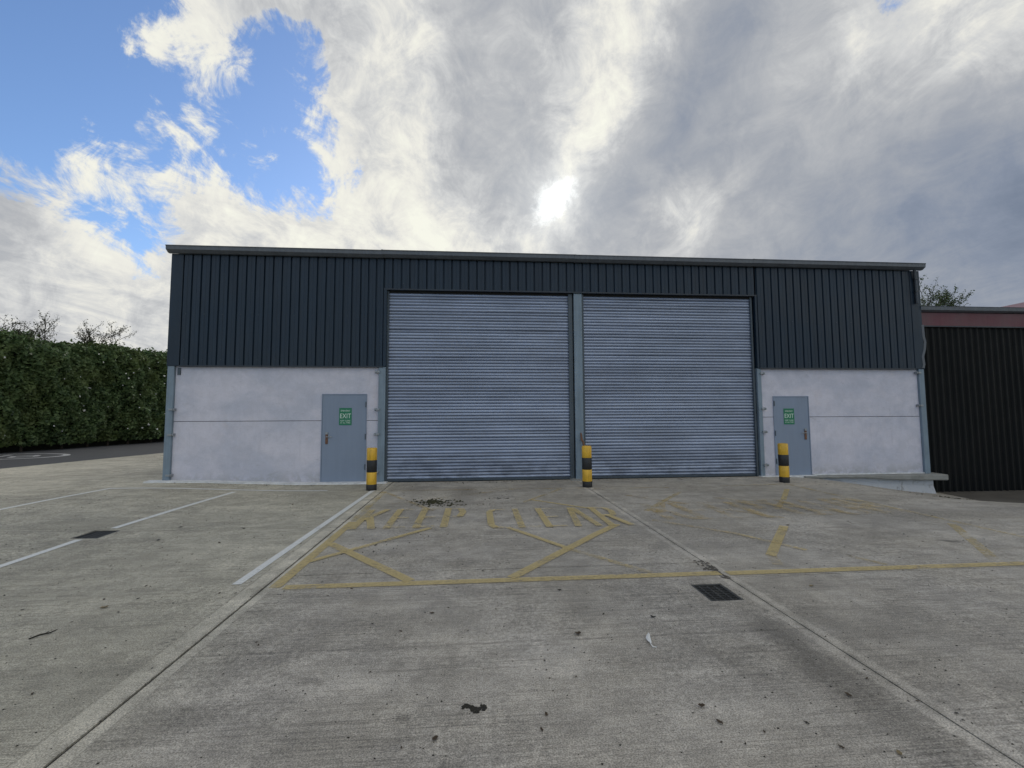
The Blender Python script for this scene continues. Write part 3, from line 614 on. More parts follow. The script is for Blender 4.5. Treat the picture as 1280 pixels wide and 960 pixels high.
# fixing cleats
def cleat(x, z, s_):
    mb = MB(); mb.box(min(x, x+s_*.12), max(x, x+s_*.12), YC-.022, YC+.008, z-.022, z+.022, .003); mb.tube([(x+s_*.09, YC-.02, z), (x+s_*.09, YC-.045, z)], .014, 6)
    mb.box(min(x+s_*.095, x+s_*.12), max(x+s_*.095, x+s_*.12), YC+.008, YP, z-.03, z+.03)
    mb.build('fixing_cleat', M['galv'], wh)
for z in (1.71, 1.14, .24): cleat(-6.87, z, 1)
for z in (2.58, 1.70, 1.12, .25): cleat(-2.22, z, -1)
for z in (2.57, 1.68, 1.10, .28): cleat(7.17, z, 1)
for z in (2.60, 1.75): cleat(11.56, z, -1)
MB().box(-6.755, -6.69, YP-.025, YP, 2.50, 2.66, .003).build('bracket', M['columnd'], wh)
# profiled cladding sheets
def sheet(x0, x1, z0, z1, k, pitch=.2, dep=.034, phase=0.):
    off = .0015*(k % 2); pts = []; x = x0
    n = max(1, round((x1-x0)/pitch)); p = (x1-x0)/n
    for i in range(n):
        a = x0+i*p
        pts += [(a, dep), (a+.012, dep), (a+.026, 0.), (a+p*.52, 0.), (a+p*.53, .0035), (a+p*.56, .0035), (a+p*.57, 0.), (a+p-.016, 0.), (a+p-.002, dep)]
    prof = [(px, YC+off+py) for px, py in pts]; prof = [(x0, YC+.045+off)]+prof+[(x1-.001, YC+.045+off)]
    # front skin plus back, as a closed prism
    mb = MB(); m_ = len(prof); v = [(a, b, z0) for a, b in prof]+[(a, b, z1) for a, b in prof]
    mb.add(v, [tuple(range(m_))[::-1], tuple(range(m_, 2*m_))]+[(i, (i+1) % m_, m_+(i+1) % m_, m_+i) for i in range(m_)])
    o = mb.build('cladding_sheet', M['clad'], wh)
    return o
k = 0
xs = [-6.70, -5.7, -4.7, -3.7, -2.7, -2.16]
for a, b in zip(xs, xs[1:]): sheet(a, b, 2.715, ZT, k); k += 1
xs = [-2.155]+[-2.155+1.0*i for i in range(1, 9)]+[7.12]
for a, b in zip(xs, xs[1:]): sheet(a, b, 4.575, ZT, k); k += 1
xs = [7.16, 7.96, 8.96, 9.96, 10.96, 11.42]
for a, b in zip(xs, xs[1:]): sheet(a, b, 2.715, ZT, k); k += 1
# flashings
T = M['trim']
def fl(*a): return MB().box(*a).build('flashing', T, wh)
MB().box(XL-.012, -6.70, YC-.008, YP+.2, 2.70, ZT, .006).build('corner_flashing', M['clad'], wh)
MB().box(11.42, XR+.012, YC-.008, YP+.2, 2.70, ZT, .006).build('corner_flashing', M['clad'], wh)
fl(-6.70, -2.16, YC-.014, YP+.1, 2.685, 2.715); fl(7.16, 11.42, YC-.014, YP+.1, 2.685, 2.715)
MB().box(-2.158, -2.085, YC-.010, YP+.15, 2.70, 4.575, .004).build('reveal_flashing', M['clad'], wh)
MB().box(7.105, 7.158, YC-.010, YP+.15, 2.70, 4.575, .004).build('reveal_flashing', M['clad'], wh)
fl(-2.158, 7.158, YC-.014, YP+.1, 4.545, 4.575)
# screws along the sheets
mb = MB()
for z, a, b in ((2.85, -6.6, -2.3), (3.9, -6.6, -2.3), (5.15, -6.6, 11.4), (4.7, -2.1, 7.1), (2.85, 7.3, 11.4), (3.9, 7.3, 11.4)):
    x = a
    while x < b: mb.tube([(x, YC+.002, z), (x, YC-.006, z)], .006, 6); x += .4
o = mb.build('screws', M['gutter'], wh); o['kind'] = 'stuff'
# gutter in lengths
gx = [-7.0, -2.18, 2.44, 7.02, 11.73]
for i, (a, b) in enumerate(zip(gx, gx[1:])):
    dz = (-.004, .004, -.002, .003)[i]; dy = (.0, .004, -.003, .002)[i]
    z0, z1 = ZT+.0+dz, ZT+.15+dz; y = YC-.02
    pr = [(y, z0), (y-.06+dy, z0), (y-.145+dy, z0+.055), (y-.15+dy, z1-.03), (y-.165+dy, z1), (y-.135+dy, z1+.004), (y, z1-.012)]
    MB().prism_x(pr, a+.002, b-.002).build('gutter_length', M['gutter'], wh)
    if i: MB().prism_x([(p-.004 if p < y-.01 else p, q+(.003 if q > z1-.04 else -.003)) for p, q in pr], a-.02, a+.02).build('gutter_clip', M['gutter'], wh)
# side walls, rear wall, roof
YR = 27.
for x, s_ in ((XL, -1), (XR, 1)):
    mb = MB(); n = 80
    for i in range(n):
        y = YP+.21+(YR-YP-.3)*i/n; d = (YR-YP-.3)/n
        x0_, x1_ = (x-.0, x+.1)
        mb.box(min(x+.02*-s_, x+.1*-s_), max(x+.02*-s_, x+.1*-s_), y, y+d*.85, 2.7, ZT-.01)
        mb.box(min(x+.05*-s_, x+.1*-s_), max(x+.05*-s_, x+.1*-s_), y+d*.85, y+d, 2.7, ZT-.01)
    mb.build('side_cladding', M['clad'], wh)
MB().box(XL+.03, XL+.16, YP+.21, YR, -.2, 2.69).build('side_wall', M['wall'], wh); MB().box(XR-.16, XR-.03, YP+.21, YR, -.6, 2.69).build('side_wall', M['wall'], wh)
MB().box(XL+.16, XR-.16, YR-.15, YR, -.5, ZT-.02).build('rear_wall', M['wall'], wh)
mb = MB(); ym = (YC+YR)/2; mb.prism_x([(YC-.04, ZT+.10), (YR+.2, ZT+.10), (YR+.2, ZT+.16), (ym, ZT+1.05), (YC-.04, ZT+.16)], XL-.05, XR+.05); mb.build('roof', M['gutter'], wh)
# footing strips
mb = MB()
xs = cuts(-7.25, -2.42, .3)
v = []
for x in xs:
    z = gz(x, 10.8)
    yf = 10.64+.02*math.sin(x*5.)
    v += [(x, yf, z-.03), (x, yf+.01, z+.028), (x, YP-.002, z+.034)]
n = len(xs); mb.add(v, [(3*i+j, 3*i+j+1, 3*(i+1)+j+1, 3*(i+1)+j) for i in range(n-1) for j in range(2)]+[(0, 1, 2), (3*n-3, 3*n-2, 3*n-1)])
mb.build('footing_strip', M['sill'], wh)
MB().box(2.28, 2.70, 10.60, YP+.05, -.02, .018, .004).build('column_pad', M['ledge'], wh)
MB().box(7.06, 8.5, 10.72, YP+.0, -.10, .015, .004).build('footing_strip', M['sill'], wh)
MB().box(-2.42, -2.02, 10.66, YP+.0, -.05, .022, .004).build('column_pad', M['sill'], wh)
# right-hand ledge with flaking limewash below it
mb = MB(); xs = cuts(8.15, 11.90, .15); v = []; rr = random.Random(3)
for x in xs:
    t = smst(x, 8.15, 9.2); ov = .20+.05*t; yf = YP-ov-.02*rr.random()-.02*smst(x, 11.4, 12.); zb = -.045-.085*smst(x, 9.2, 11.3)-.012*rr.random()
    v += [(x, yf+.02, zb), (x, yf-.0, zb+.02), (x, yf, -.012), (x, yf+.02, .004), (x, YP+.1, .01), (x, YP+.1, zb)]
n = len(xs); mb.add(v, [(6*i+j, 6*i+(j+1) % 6, 6*(i+1)+(j+1) % 6, 6*(i+1)+j) for i in range(n-1) for j in range(6)]+[tuple(range(6)), tuple(range(6*n-6, 6*n))])
mb.build('concrete_ledge', M['ledge'], wh)
MB().box(8.5, 11.55, YP-.035, YP-.0025, .0, .035, .004).build('footing_strip', M['sill'], wh)
mb = MB(); xs = cuts(8.2, 11.62, .12); v = []
for x in xs:
    yb = YP-.16+.03*rr.random(); yb2 = yb-.05-.04*rr.random(); z0 = gz(x, yb)
    v += [(x, yb2, z0-.05), (x, yb2+.01, z0+.01), (x, yb, min(-.05, (z0-.1)*.5)), (x, YP-.15, -.05), (x, YP+.1, -.05), (x, YP+.1, z0-.05)]
n = len(xs); mb.add(v, [(6*i+j, 6*i+(j+1) % 6, 6*(i+1)+(j+1) % 6, 6*(i+1)+j) for i in range(n-1) for j in range(6)]+[tuple(range(6)), tuple(range(6*n-6, 6*n))])
mb.build('limewashed_base', M['limed'], wh)
# downpipe at the right end
mb = MB(); mb.tube([(11.50, YC-.075, ZT-.0), (11.50, YC-.06, ZT-.12), (11.53, YC-.05, ZT-.25), (11.53, YC-.05, 4.42)], .034, 12); dp = mb.build('downpipe', M['trim'], wh, True)
for z in (5.05, 4.72): MB().box(11.485, 11.575, YC-.09, YC-.009, z, z+.03).build('pipe_bracket', M['trim'], dp)
# torn sheet edge trailing down the corner over the dark shed
mb = MB(); pz = [(11.69, 3.86), (11.70, 3.55), (11.73, 3.40), (11.70, 3.2), (11.64, 3.02), (11.66, 2.82), (11.63, 2.72)]
v = []
for x, z in pz: v += [(x-.03, YC-.012, z), (x+.03, YC-.02, z), (x+.03, YC-.012, z), (x-.03, YC-.004, z)]
mb.add(v, [(4*i+j, 4*i+(j+1) % 4, 4*(i+1)+(j+1) % 4, 4*(i+1)+j) for i in range(len(pz)-1) for j in range(4)]+[(0, 1, 2, 3), tuple(range(4*len(pz)-4, 4*len(pz)))])
mb.build('bent_flashing', M['gutter'], wh)

# roller shutters: every slat its own piece
NP = 8
def slat_mesh(x0, x1, pitch, seed):
    rr = random.Random(seed); nx = 12; pr = []
    for i in range(NP+1):
        t = i/NP; pr.append((-.020*math.sin(math.pi*min(1, t*1.08))**.8 if t < .93 else 0., t*pitch))
    pr[-1] = (.003, pitch*.985); pr[0] = (.003, 0.)
    a1, a2, ph = rr.uniform(-.007, .007), rr.uniform(-.0026, .0026), rr.uniform(0, 6)
    v = []
    for i in range(nx+1):
        t = i/nx; dz = a2*math.sin(t*5+ph); dy = a1*math.sin(t*math.pi+0)+.002*math.sin(t*9+ph)
        for (y, z) in pr: v.append((x0+(x1-x0)*t, y+dy, z+dz))
    m_ = NP+1; f = [(i*m_+j, (i+1)*m_+j, (i+1)*m_+j+1, i*m_+j+1) for i in range(nx) for j in range(NP)]
    me = bpy.data.meshes.new('slat'); me.from_pydata(v, [], f); me.materials.append(M['slat'])
    for q in me.polygons: q.use_smooth = True
    return me
def shutter(x0, x1, label, seed, gl, gr_):
    e = empty('roller_shutter', ((x0+x1)/2, 10.92, 0)); e.parent = wh; e.matrix_parent_inverse = parent_world(wh).inverted(); e['label'] = label
    pitch = .0742; n = 60; var = [slat_mesh(x0-(x0+x1)/2, x1-(x0+x1)/2, pitch, seed+i) for i in range(9)]
    rr = random.Random(seed)
    for i in range(n):
        o = bpy.data.objects.new('slat', rr.choice(var)); COL.objects.link(o); o.parent = e
        sag = .0009*math.sin(i*.35+seed)
        o.location = (0, rr.uniform(-.0015, .0015), .05+i*pitch); o.rotation_euler = (rr.uniform(-.10, .10), sag+rr.uniform(-.0004, .0004), 0)
    MB().box(x0, x1, 10.90, 10.945, .004, .052, .004).build('bottom_rail', M['columnd'], e)
    MB().box(x0-.02, x1+.02, 10.955, 10.97, .0, 4.54).build('backing_sheet', M['dark'], e)
    MB().tube([(x0, 11.12, 4.56), (x1, 11.12, 4.56)], .15, 20).build('shutter_drum', M['dark'], e, True)
    MB().box(gl[0], gl[1], YC+.06, 10.99, .0, 4.54, .004).build('guide_rail', M['columnd'], e)
    MB().box(gr_[0], gr_[1], YC+.06, 10.99, .0, 4.54, .004).build('guide_rail', M['columnd'], e)
shutter(-2.055, 2.315, 'left grey roller shutter', 11, (-2.093, -2.045), (2.300, 2.400))
shutter(2.675, 7.035, 'right grey roller shutter', 47, (2.632, 2.684), (7.020, 7.066))
mb = MB(); mb.box(-2.093, 2.428, YP+.02, YP+.10, 4.50, 4.544); mb.box(2.632, 7.098, YP+.02, YP+.10, 4.50, 4.544); mb.build('lintel', M['dark'], wh)
MB().box(7.066, 7.098, YP+.05, YP+.3, 0, 4.54).build('dark_reveal_gap', M['dark'], wh)
MB().box(2.402, 2.428, YP+.05, YP+.3, 0, 4.54).build('dark_reveal_gap', M['dark'], wh)  # near-black strip, stands in for the shade in the gap by the column

# ------------------------------------------------------------------ exit signs on the doors
def text_mesh(s, size, width=None):
    c = bpy.data.curves.new('t', 'FONT'); c.body = s; c.size = size; c.align_x = 'CENTER'; c.align_y = 'CENTER'; c.extrude = .0008; c.resolution_u = 2
    o = bpy.data.objects.new('t', c); COL.objects.link(o); dg = bpy.context.evaluated_depsgraph_get()
    me = bpy.data.meshes.new_from_object(o.evaluated_get(dg)); bpy.data.objects.remove(o); bpy.data.curves.remove(c)
    co_ = [v.co for v in me.vertices]
    if width:
        w_ = max(q.x for q in co_)-min(q.x for q in co_); k_ = width/w_
        for v in me.vertices: v.co.x *= k_
    me.transform(Matrix.Rotation(R(90), 4, 'X')); me.materials.clear(); me.materials.append(M['print']); return me
def exit_sign(x0, x1, z0, z1, label):
    cx, cz = (x0+x1)/2, (z0+z1)/2; e = empty('exit_sign', (cx, YP-.014, cz)); tag(e, label, 'exit sign', 'green exit signs on the grey doors')
    MB().box(x0, x1, YP-.0185, YP-.0135, z0, z1, .001).build('sign_board', M['green'], e)
    H = z1-z0; W = x1-x0
    for s, z, sz_, wd in (('EMERGENCY', .83, .050, .74), ('EXIT', .52, .155, .86), ('KEEP CLEAR', .25, .046, .80), ('AT ALL TIMES', .13, .046, .80)):
        me = text_mesh(s, sz_, wd*W); me.name = 'lettering'; put('lettering', me, e, (0, -.0058, z0+H*z-cz))
exit_sign(-3.15, -2.865, 1.335, 1.735, 'small green exit sign stuck on the left grey door')
exit_sign(7.785, 8.065, 1.285, 1.685, 'small green exit sign stuck on the right grey door')

# ------------------------------------------------------------------ bollards
def make_bollard():
    e = empty('bollard', (0, 0, 0)); r_ = .104
    for n_, z0, z1, m in (('black_band', -.03, .125, 'bblk'), ('yellow_band', .125, .375, 'byel'), ('black_band', .375, .625, 'bblk')):
        rr_ = r_+(.0015 if n_[0] == 'b' else 0)
        MB().tube([(0, 0, z0), (0, 0, z0+.003), (0, 0, z1-.003), (0, 0, z1)], [rr_-.002, rr_, rr_, rr_-.002], 32).build(n_, M[m], e, True)
    MB().tube([(0, 0, .625), (0, 0, .628), (0, 0, .862), (0, 0, .874), (0, 0, .879), (0, 0, .880)], [r_-.002, r_, r_, r_-.008, r_-.03, .01], 32).build('yellow_cap', M['byel'], e, True)
    return e
b0 = make_bollard(); b0.location = (-2.15, 9.78, 0); tag(b0, 'yellow and black bollard beside the left grey door', 'bollard', 'yellow and black bollards in front of the warehouse')
b1 = copy_tree(b0); b1.location = (2.42, 9.70, 0); b1.rotation_euler = (0, R(.4), R(140)); tag(b1, 'yellow and black bollard between the two roller shutters')
b2 = copy_tree(b0); b2.location = (7.02, 9.86, gz(7.02, 9.86)); b2.rotation_euler = (R(.5), R(.8), R(250)); tag(b2, 'yellow and black bollard in front of the right grey door')

# rusty pipe leaning on the middle column
mb = MB(); mb.tube([(2.545, 10.755, 1.12), (2.56, 10.74, .95), (2.585, 10.70, .90), (2.62, 10.62, .55), (2.66, 10.50, .03)], [.018, .03, .026, .022, .022], 8)
tag(mb.build('rusty_pipe', M['rust'], None, True), 'thin rusty pipe leaning on the column behind the middle bollard', 'pipe')

# ------------------------------------------------------------------ dark shed on the right
sh = empty('corrugated_shed', (17., 10.9, -.45)); tag(sh, 'dark corrugated lean-to with a maroon fascia and grey gutter right of the warehouse', 'shed')
X0, X1, YS = 11.73, 22., 10.93
def corr(x0, x1, z0, z1, y, pitch, dep, m, name, parent):
    n = int((x1-x0)/pitch); v = []; NS = 6; pts = []
    for i in range(n*NS+1):
        x = x0+pitch*i/NS; t = (i % NS)/NS
        pts.append((x, y+dep*(0. if .0 <= t < .30 else (1. if .45 <= t < .85 else .5))))
    m_ = len(pts); mb = MB(); v = [(a, b, z0) for a, b in pts]+[(a, b, z1) for a, b in pts]
    return mb.add(v, [(i, i+1, m_+i+1, m_+i) for i in range(m_-1)]).build(name, m, parent)
x = X0; i = 0
while x < X1-.01:
    corr(x, min(x+.93, X1)+.012, -.75, 3.85, YS+.002*(i % 2), .186, .042, M['blackclad'], 'cladding_sheet', sh); x += .93; i += 1
MB().box(X0-.02, X1, YS-.05, YS+.1, 3.84, 4.21, .004).build('fascia', M['maroon'], sh)
MB().box(X0-.03, X1, YS-.056, YS-.0505, 3.832, 3.862).build('fascia_edge', M['trim'], sh)
MB().prism_x([(YS+.02, 4.22), (YS-.08, 4.22), (YS-.15, 4.26), (YS-.16, 4.345), (YS-.17, 4.36), (YS+.02, 4.35)], X0-.06, X1).build('gutter', M['gutter'], sh)
mb = MB(); mb.prism_x([(YS+.03, 4.20), (YS+12, 4.4), (YS+12, 4.46), (YS+.03, 4.34)], X0, X1); mb.build('roof', M['gutter'], sh)
mb = MB(); mb.box(X1-.1, X1, YS+.11, YS+12, -.8, 4.2); mb.box(X0+.1, X1-.1, YS+.06, YS+.10, -.8, 4.2); mb.build('side_wall', M['blackclad'], sh)
# maroon barn roof farther back
rb = empty('maroon_roofed_barn', (43.5, 30, 0)); tag(rb, 'maroon roof of a barn just peeking over the dark shed at the far right', 'barn')
MB().box(34.2, 54, 25.3, 34, -.7, 7.6).build('wall', M['maroon'], rb)
MB().prism_y([(33.5, 7.72), (44.5, 10.4), (55, 7.72), (55, 7.84), (44.5, 10.52), (33.5, 7.84)], 25., 34.5).build('roof', M['maroonroof'], rb)

# ------------------------------------------------------------------ vegetation
def leaf_cloud(name, P, Nrm, size, m, parent=None, aspect=.55, jitter=.9):
    n = len(P); N = Nrm+RNG.normal(0, jitter, (n, 3)); N /= np.linalg.norm(N, axis=1)[:, None]+1e-9
    A = np.cross(N, RNG.normal(0, 1, (n, 3))); A /= np.linalg.norm(A, axis=1)[:, None]+1e-9
    B = np.cross(N, A); s = (size*RNG.uniform(.6, 1.35, n))[:, None]
    V = np.stack([P-A*s, P+B*s*aspect+N*s*.12, P+A*s, P-B*s*aspect+N*s*.12], 1).reshape(-1, 3)
    me = bpy.data.meshes.new(name); me.vertices.add(4*n); me.vertices.foreach_set('co', V.ravel().astype('f'))
    me.loops.add(4*n); me.loops.foreach_set('vertex_index', np.arange(4*n, dtype='i'))
    me.polygons.add(n); me.polygons.foreach_set('loop_start', np.arange(0, 4*n, 4, dtype='i')); me.update(calc_edges=True)
    me.materials.append(m); o = put(name, me, parent); o['kind'] = 'stuff'; return o
hx = lambda y: -18.75+(y-19.5)*.142
def lump(y, z):
    return .16*np.sin(y*1.7+z*.8)+.12*np.sin(y*3.1-z*2.3+1)+.09*np.sin(y*5.3+z*4.1+2)+.06*np.sin(y*9.1-z*7.7)
def htop(y): return 4.68+.060*(y-19.5)+.14*np.sin(y*1.3+.5)+.10*np.sin(y*2.9)+.07*np.sin(y*6.3+1)
hd = empty('hedge', (-19., 22., .0)); tag(hd, 'tall dense clipped green hedge behind the asphalt road at the left', 'hedge')
n = 62000
y = RNG.uniform(7, 42, n); y[:44000] = RNG.uniform(16, 31, 44000); u = RNG.uniform(0, 1, n)**.92
z = .35+u*(htop(y)-.35); d = np.abs(RNG.exponential(.16, n)); under = .35*np.clip((1.0-z)/1.0, 0, 1)
x = hx(y)+lump(y, z)-d-under-.5*np.clip((z-htop(y)+.6)/.6, 0, 1)**2
P = np.stack([x, y, z], 1); Nn = np.tile([.8, -.35, .35], (n, 1))
leaf_cloud('foliage', P, Nn, .088, M['hedge'], hd)
n = 16000; y = RNG.uniform(15, 33, n); q = RNG.uniform(0, 2.4, n)
P = np.stack([hx(y)-.3-q, y, htop(y)+.10*np.sin(q*5+y*3)-np.abs(RNG.exponential(.10, n))+RNG.exponential(.05, n)], 1)
leaf_cloud('foliage', P, np.tile([.1, 0, 1.], (n, 1)), .085, M['hedge'], hd)
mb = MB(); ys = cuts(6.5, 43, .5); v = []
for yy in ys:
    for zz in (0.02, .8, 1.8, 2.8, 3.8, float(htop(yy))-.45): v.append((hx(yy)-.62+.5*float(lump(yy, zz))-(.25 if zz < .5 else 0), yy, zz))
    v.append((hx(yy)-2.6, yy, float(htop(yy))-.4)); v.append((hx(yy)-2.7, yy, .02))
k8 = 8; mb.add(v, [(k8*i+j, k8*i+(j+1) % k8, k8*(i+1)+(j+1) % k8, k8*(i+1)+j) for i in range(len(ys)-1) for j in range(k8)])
mb.build('light_block_core', M['hedgecore'], hd)  # added inner core, keeps light from passing through the leaves
for i in range(26):
    yy = 9+i*1.2+random.uniform(-.3, .3); xx = hx(yy)-.5
    MB().tube([(xx, yy, -.1), (xx+random.uniform(-.1, .1), yy+.05, .9)], [.05, .035], 7).build('stem', M['bark'], hd, True)

yb = RNG.uniform(17, 29, 60); zb = .8+RNG.uniform(0, 1, 60)*(htop(yb)-1.2)
leaf_cloud('sky_gap_fleck', np.stack([hx(yb)+lump(yb, zb)+.03, yb, zb], 1), np.tile([1., -.5, .3], (60, 1)), .05, M['featherm'], hd, .8, .3)  # white flecks stand in for bright sky gaps and glints in the leaves
def branchy(root, base, n_main, height, spread, leafm, leafsize, dens, seed, upright=.75, leaf_from=.3, droop=0.):
    rr = random.Random(seed); pts = []; mb = MB()
    def grow(p, d, L, r, lev):
        seg = 5; path = [p]; q = p
        for i in range(seg):
            d = (d+Vector((rr.gauss(0, .13), rr.gauss(0, .13), rr.gauss(0, .09)-droop*lev*.05))).normalized(); q = q+d*L/seg; path.append(q)
            if lev < 2 and i >= 1:
                for _ in range(2 if lev == 0 else 1):
                    a = Vector((rr.gauss(0, 1), rr.gauss(0, 1), rr.uniform(0, .8))).normalized()
                    grow(q, (d*.75+a*.7).normalized(), L*rr.uniform(.35, .55), r*.5, lev+1)
            if lev >= 1 or i >= 2:
                for _ in range(dens): pts.append(q+Vector((rr.gauss(0, 1), rr.gauss(0, 1), rr.gauss(0, 1)))*leafsize*1.3)
        mb.tube(path, [r*(1-.75*i/seg) for i in range(seg+1)], 5, False)
    for i in range(n_main):
        d = Vector((rr.gauss(0, spread), rr.gauss(0, spread), 1)).normalized()
        grow(Vector(base)+Vector((rr.gauss(0, .15), rr.gauss(0, .15), 0)), d, height*rr.uniform(.7, 1.), .02+.006*height, 0)
    mb.build('branches', M['bark'], root)
    P = np.array([p[:] for p in pts]); leaf_cloud('leaves', P, np.tile([0, 0, .6], (len(P), 1)), leafsize, leafm, root)
def shrub(loc, h, spread, n, label, seed, leafm='shrubleaf', ls=.04, dens=3):
    e = empty('shrub', loc); tag(e, label, 'shrub'); e.location = loc
    trunk_h = loc[2]
    MB().tube([(loc[0], loc[1], 0.), (loc[0]+.1, loc[1], loc[2]*.5), (loc[0], loc[1], loc[2]+.05)], [.07, .05, .035], 8).build('trunk', M['bark'], e, True)
    branchy(e, loc, n, h, spread, M[leafm], ls, dens, seed)
shrub((-19.9, 22.6, 4.3), 1.75, .50, 4, 'wispy sparse-leaved shrub sprouting above the middle of the hedge', 5, dens=1)
shrub((-19.2, 24.2, 4.6), 1.55, .50, 5, 'low thin twiggy shrub rising above the hedge next to the warehouse end', 9, dens=1)
shrub((-21.6, 23.0, 4.3), 1.0, .35, 5, 'small leafy shoots above the left part of the hedge', 14, 'hedge', .06, 4)
shrub((-21.2, 20.3, 4.1), 1.35, .22, 5, 'dark leafy shrub tip above the hedge at the far left edge', 23, 'hedge', .07, 5)
tr = empty('tree', (24.9, 22., -.6)); tag(tr, 'dark branchy tree top showing above the dark shed beside the warehouse corner', 'tree')
MB().tube([(24.9, 22, -.7), (24.8, 22, 2.5), (24.9, 22, 5.6)], [.28, .22, .16], 10).build('trunk', M['bark'], tr, True)
branchy(tr, (24.65, 22, 5.5), 6, 2.3, .17, M['treeleaf'], .045, 3, 31, droop=0.)

# ------------------------------------------------------------------ litter on the yard
def leaf_mesh(seed, L, W, m, curl=.3):
    rr = random.Random(seed); v = []; n = 6
    for i in range(n+1):
        t = i/n; w_ = W*math.sin(math.pi*min(.97, t*.9+.06))**.8*rr.uniform(.75, 1.15)
        x = (t-.5)*L; z = .003+curl*L*(abs(t-.5)**2)*2*rr.uniform(.6, 1.2)
        v += [(x, -w_, z+abs(w_)*rr.uniform(.2, .8)), (x, 0, z), (x, w_, z+abs(w_)*rr.uniform(.2, .8))]
    f = [(3*i+j, 3*i+j+1, 3*i+j+4, 3*i+j+3) for i in range(n) for j in range(2)]
    me = bpy.data.meshes.new('leaf'); me.from_pydata(v, [], f); me.materials.append(m); return me
LM = [leaf_mesh(i, .05, .014, M['deadleaf']) for i in range(3)]+[leaf_mesh(9+i, .045, .012, M['deaddark']) for i in range(3)]
spots = [(-4.72,6.51,0),(-5.15,5.84,1),(-4.26,5.48,0),(-2.86,4.22,1),(-2.67,4.22,0),(-4.49,7.64,1),(-4.22,6.99,0),(-3.95,7.15,1),(-3.51,7.21,0),(-3.18,6.65,1),(-3.00,4.52,0),(-3.53,6.47,1),(-3.12,5.94,0),(-2.74,5.51,1),(-3.17,5.49,0),(-3.95,6.13,1),(-3.69,5.76,0),(-4.09,6.79,1),(-3.20,7.18,0),(-2.88,7.15,1),(-2.25,7.08,0),(-2.89,8.83,1),(-3.71,9.00,0),(-3.18,8.33,1),(-2.09,4.27,0),(-2.23,4.28,1),(-2.82,3.95,0),(-1.42,4.47,1),(-1.10,4.28,0),(-1.26,4.13,1),(-0.62,4.97,0),(-0.41,6.84,1),(-0.21,5.29,0),(0.08,4.63,1),(-0.33,3.70,0),(-1.49,3.35,1),(-1.46,3.31,0),(-0.63,2.91,1),(0.44,2.94,0),(-0.45,2.20,1),(-0.34,2.26,0),(-0.19,2.30,1),(0.37,2.43,0),(0.33,2.32,1),(1.00,3.56,0),(0.75,4.07,1),(1.78,3.94,0),(2.29,2.58,1),(2.05,2.44,0),(2.38,2.36,1),(2.46,2.20,0),(2.48,2.25,1),(1.70,2.08,0),(1.41,2.21,1),(3.59,7.48,0),(3.94,7.00,1),(4.28,7.41,0),(4.55,9.10,1),(6.02,7.95,0),(4.34,6.07,1),(4.44,5.97,0),(4.13,4.38,1),(5.49,5.49,0),(3.25,9.25,1),(3.05,9.17,0),(3.08,7.03,1),(0.27,7.76,0),(0.63,7.79,1),(-0.41,7.16,0),(-0.43,6.65,1),(0.33,7.20,0),(-1.13,6.87,1),(-1.36,9.00,0),(-0.14,9.63,1),(0.11,9.21,0),(1.87,9.94,1),(1.09,10.14,0),(-1.00,8.79,1),(-1.35,10.08,0),(-1.48,7.56,1),(-2.56,7.68,0),(-2.30,6.61,1),(5.35,6.20,0),(6.89,6.41,1),(7.31,6.10,0),(7.00,8.27,1),(7.32,7.58,0),(-0.76,3.56,1),(-0.21,3.79,0),(0.60,2.75,1),(-3.04,3.80,0),(-2.47,2.86,1),(-3.63,4.07,0),(-4.08,4.40,1),(-3.14,4.23,0),(-2.50,4.47,1),(-0.30,5.30,0),(-0.91,5.49,1),(-1.34,5.43,0),(-1.18,5.64,1),(-1.57,4.40,0),(-0.53,3.42,1),(0.17,3.73,0),(1.23,2.29,1),(1.27,2.14,0),(1.66,2.25,1)]
for i, (x, y, k) in enumerate(spots):
    o = bpy.data.objects.new('fallen_leaf', LM[(i*5+k) % 6]); COL.objects.link(o); o.location = (x, y, gz(x, y)+.001)
    o.rotation_euler = (random.uniform(-.15, .15), random.uniform(-.15, .15), random.uniform(0, 6.28)); s_ = random.choice((.3, .35, .4, .5, .55, .75))*(1+.10*max(0, y-4)); o.scale = (s_*1.1, s_, s_)
    hue = 'dark' if (i*5+k) % 6 > 2 else 'brown'; big = 'tiny' if s_ < .5 else 'small'
    side = 'on the far left slab' if x < -4.9 else 'on the left slab' if x < -1.9 else 'on the centre slab' if x < 2.4 else 'on the right slab'
    far = 'in the foreground' if y < 3.0 else 'just before the yellow line' if y < 4.3 else 'level with the yellow box' if y < 7. else 'close to the warehouse'
    tag(o, big+' '+hue+' dead leaf '+side+', '+far, 'dead leaf', big+' '+hue+' dead leaves '+side+', '+far)
def special(name, me, x, y, rz, sc, label, cat):
    o = bpy.data.objects.new(name, me); COL.objects.link(o); o.location = (x, y, gz(x, y)+.001); o.rotation_euler = (0, 0, rz); o.scale = (sc, sc, sc); tag(o, label, cat); return o
special('fallen_leaf', leaf_mesh(40, .05, .020, M['deadleaf'], .5), .73, 3.26, .4, .9, 'curled brown dead leaf straight in front of the middle bollard, nearer the camera', 'dead leaf')
special('fallen_leaf', leaf_mesh(41, .045, .016, M['deadleaf'], .6), 1.20, 2.42, 2.8, .85, 'brown curled leaf in the foreground right of the dark clump', 'dead leaf')
special('fallen_leaf', leaf_mesh(42, .045, .014, M['deaddark'], .6), 1.36, 3.47, 2.6, .9, 'dark curled leaf just behind the white feather', 'dead leaf')
special('fallen_leaf', leaf_mesh(43, .06, .02, M['paleleaf'], .3), -3.0, 4.05, .6, .9, 'yellowish dead leaf on the left slab beside the long joint', 'dead leaf')
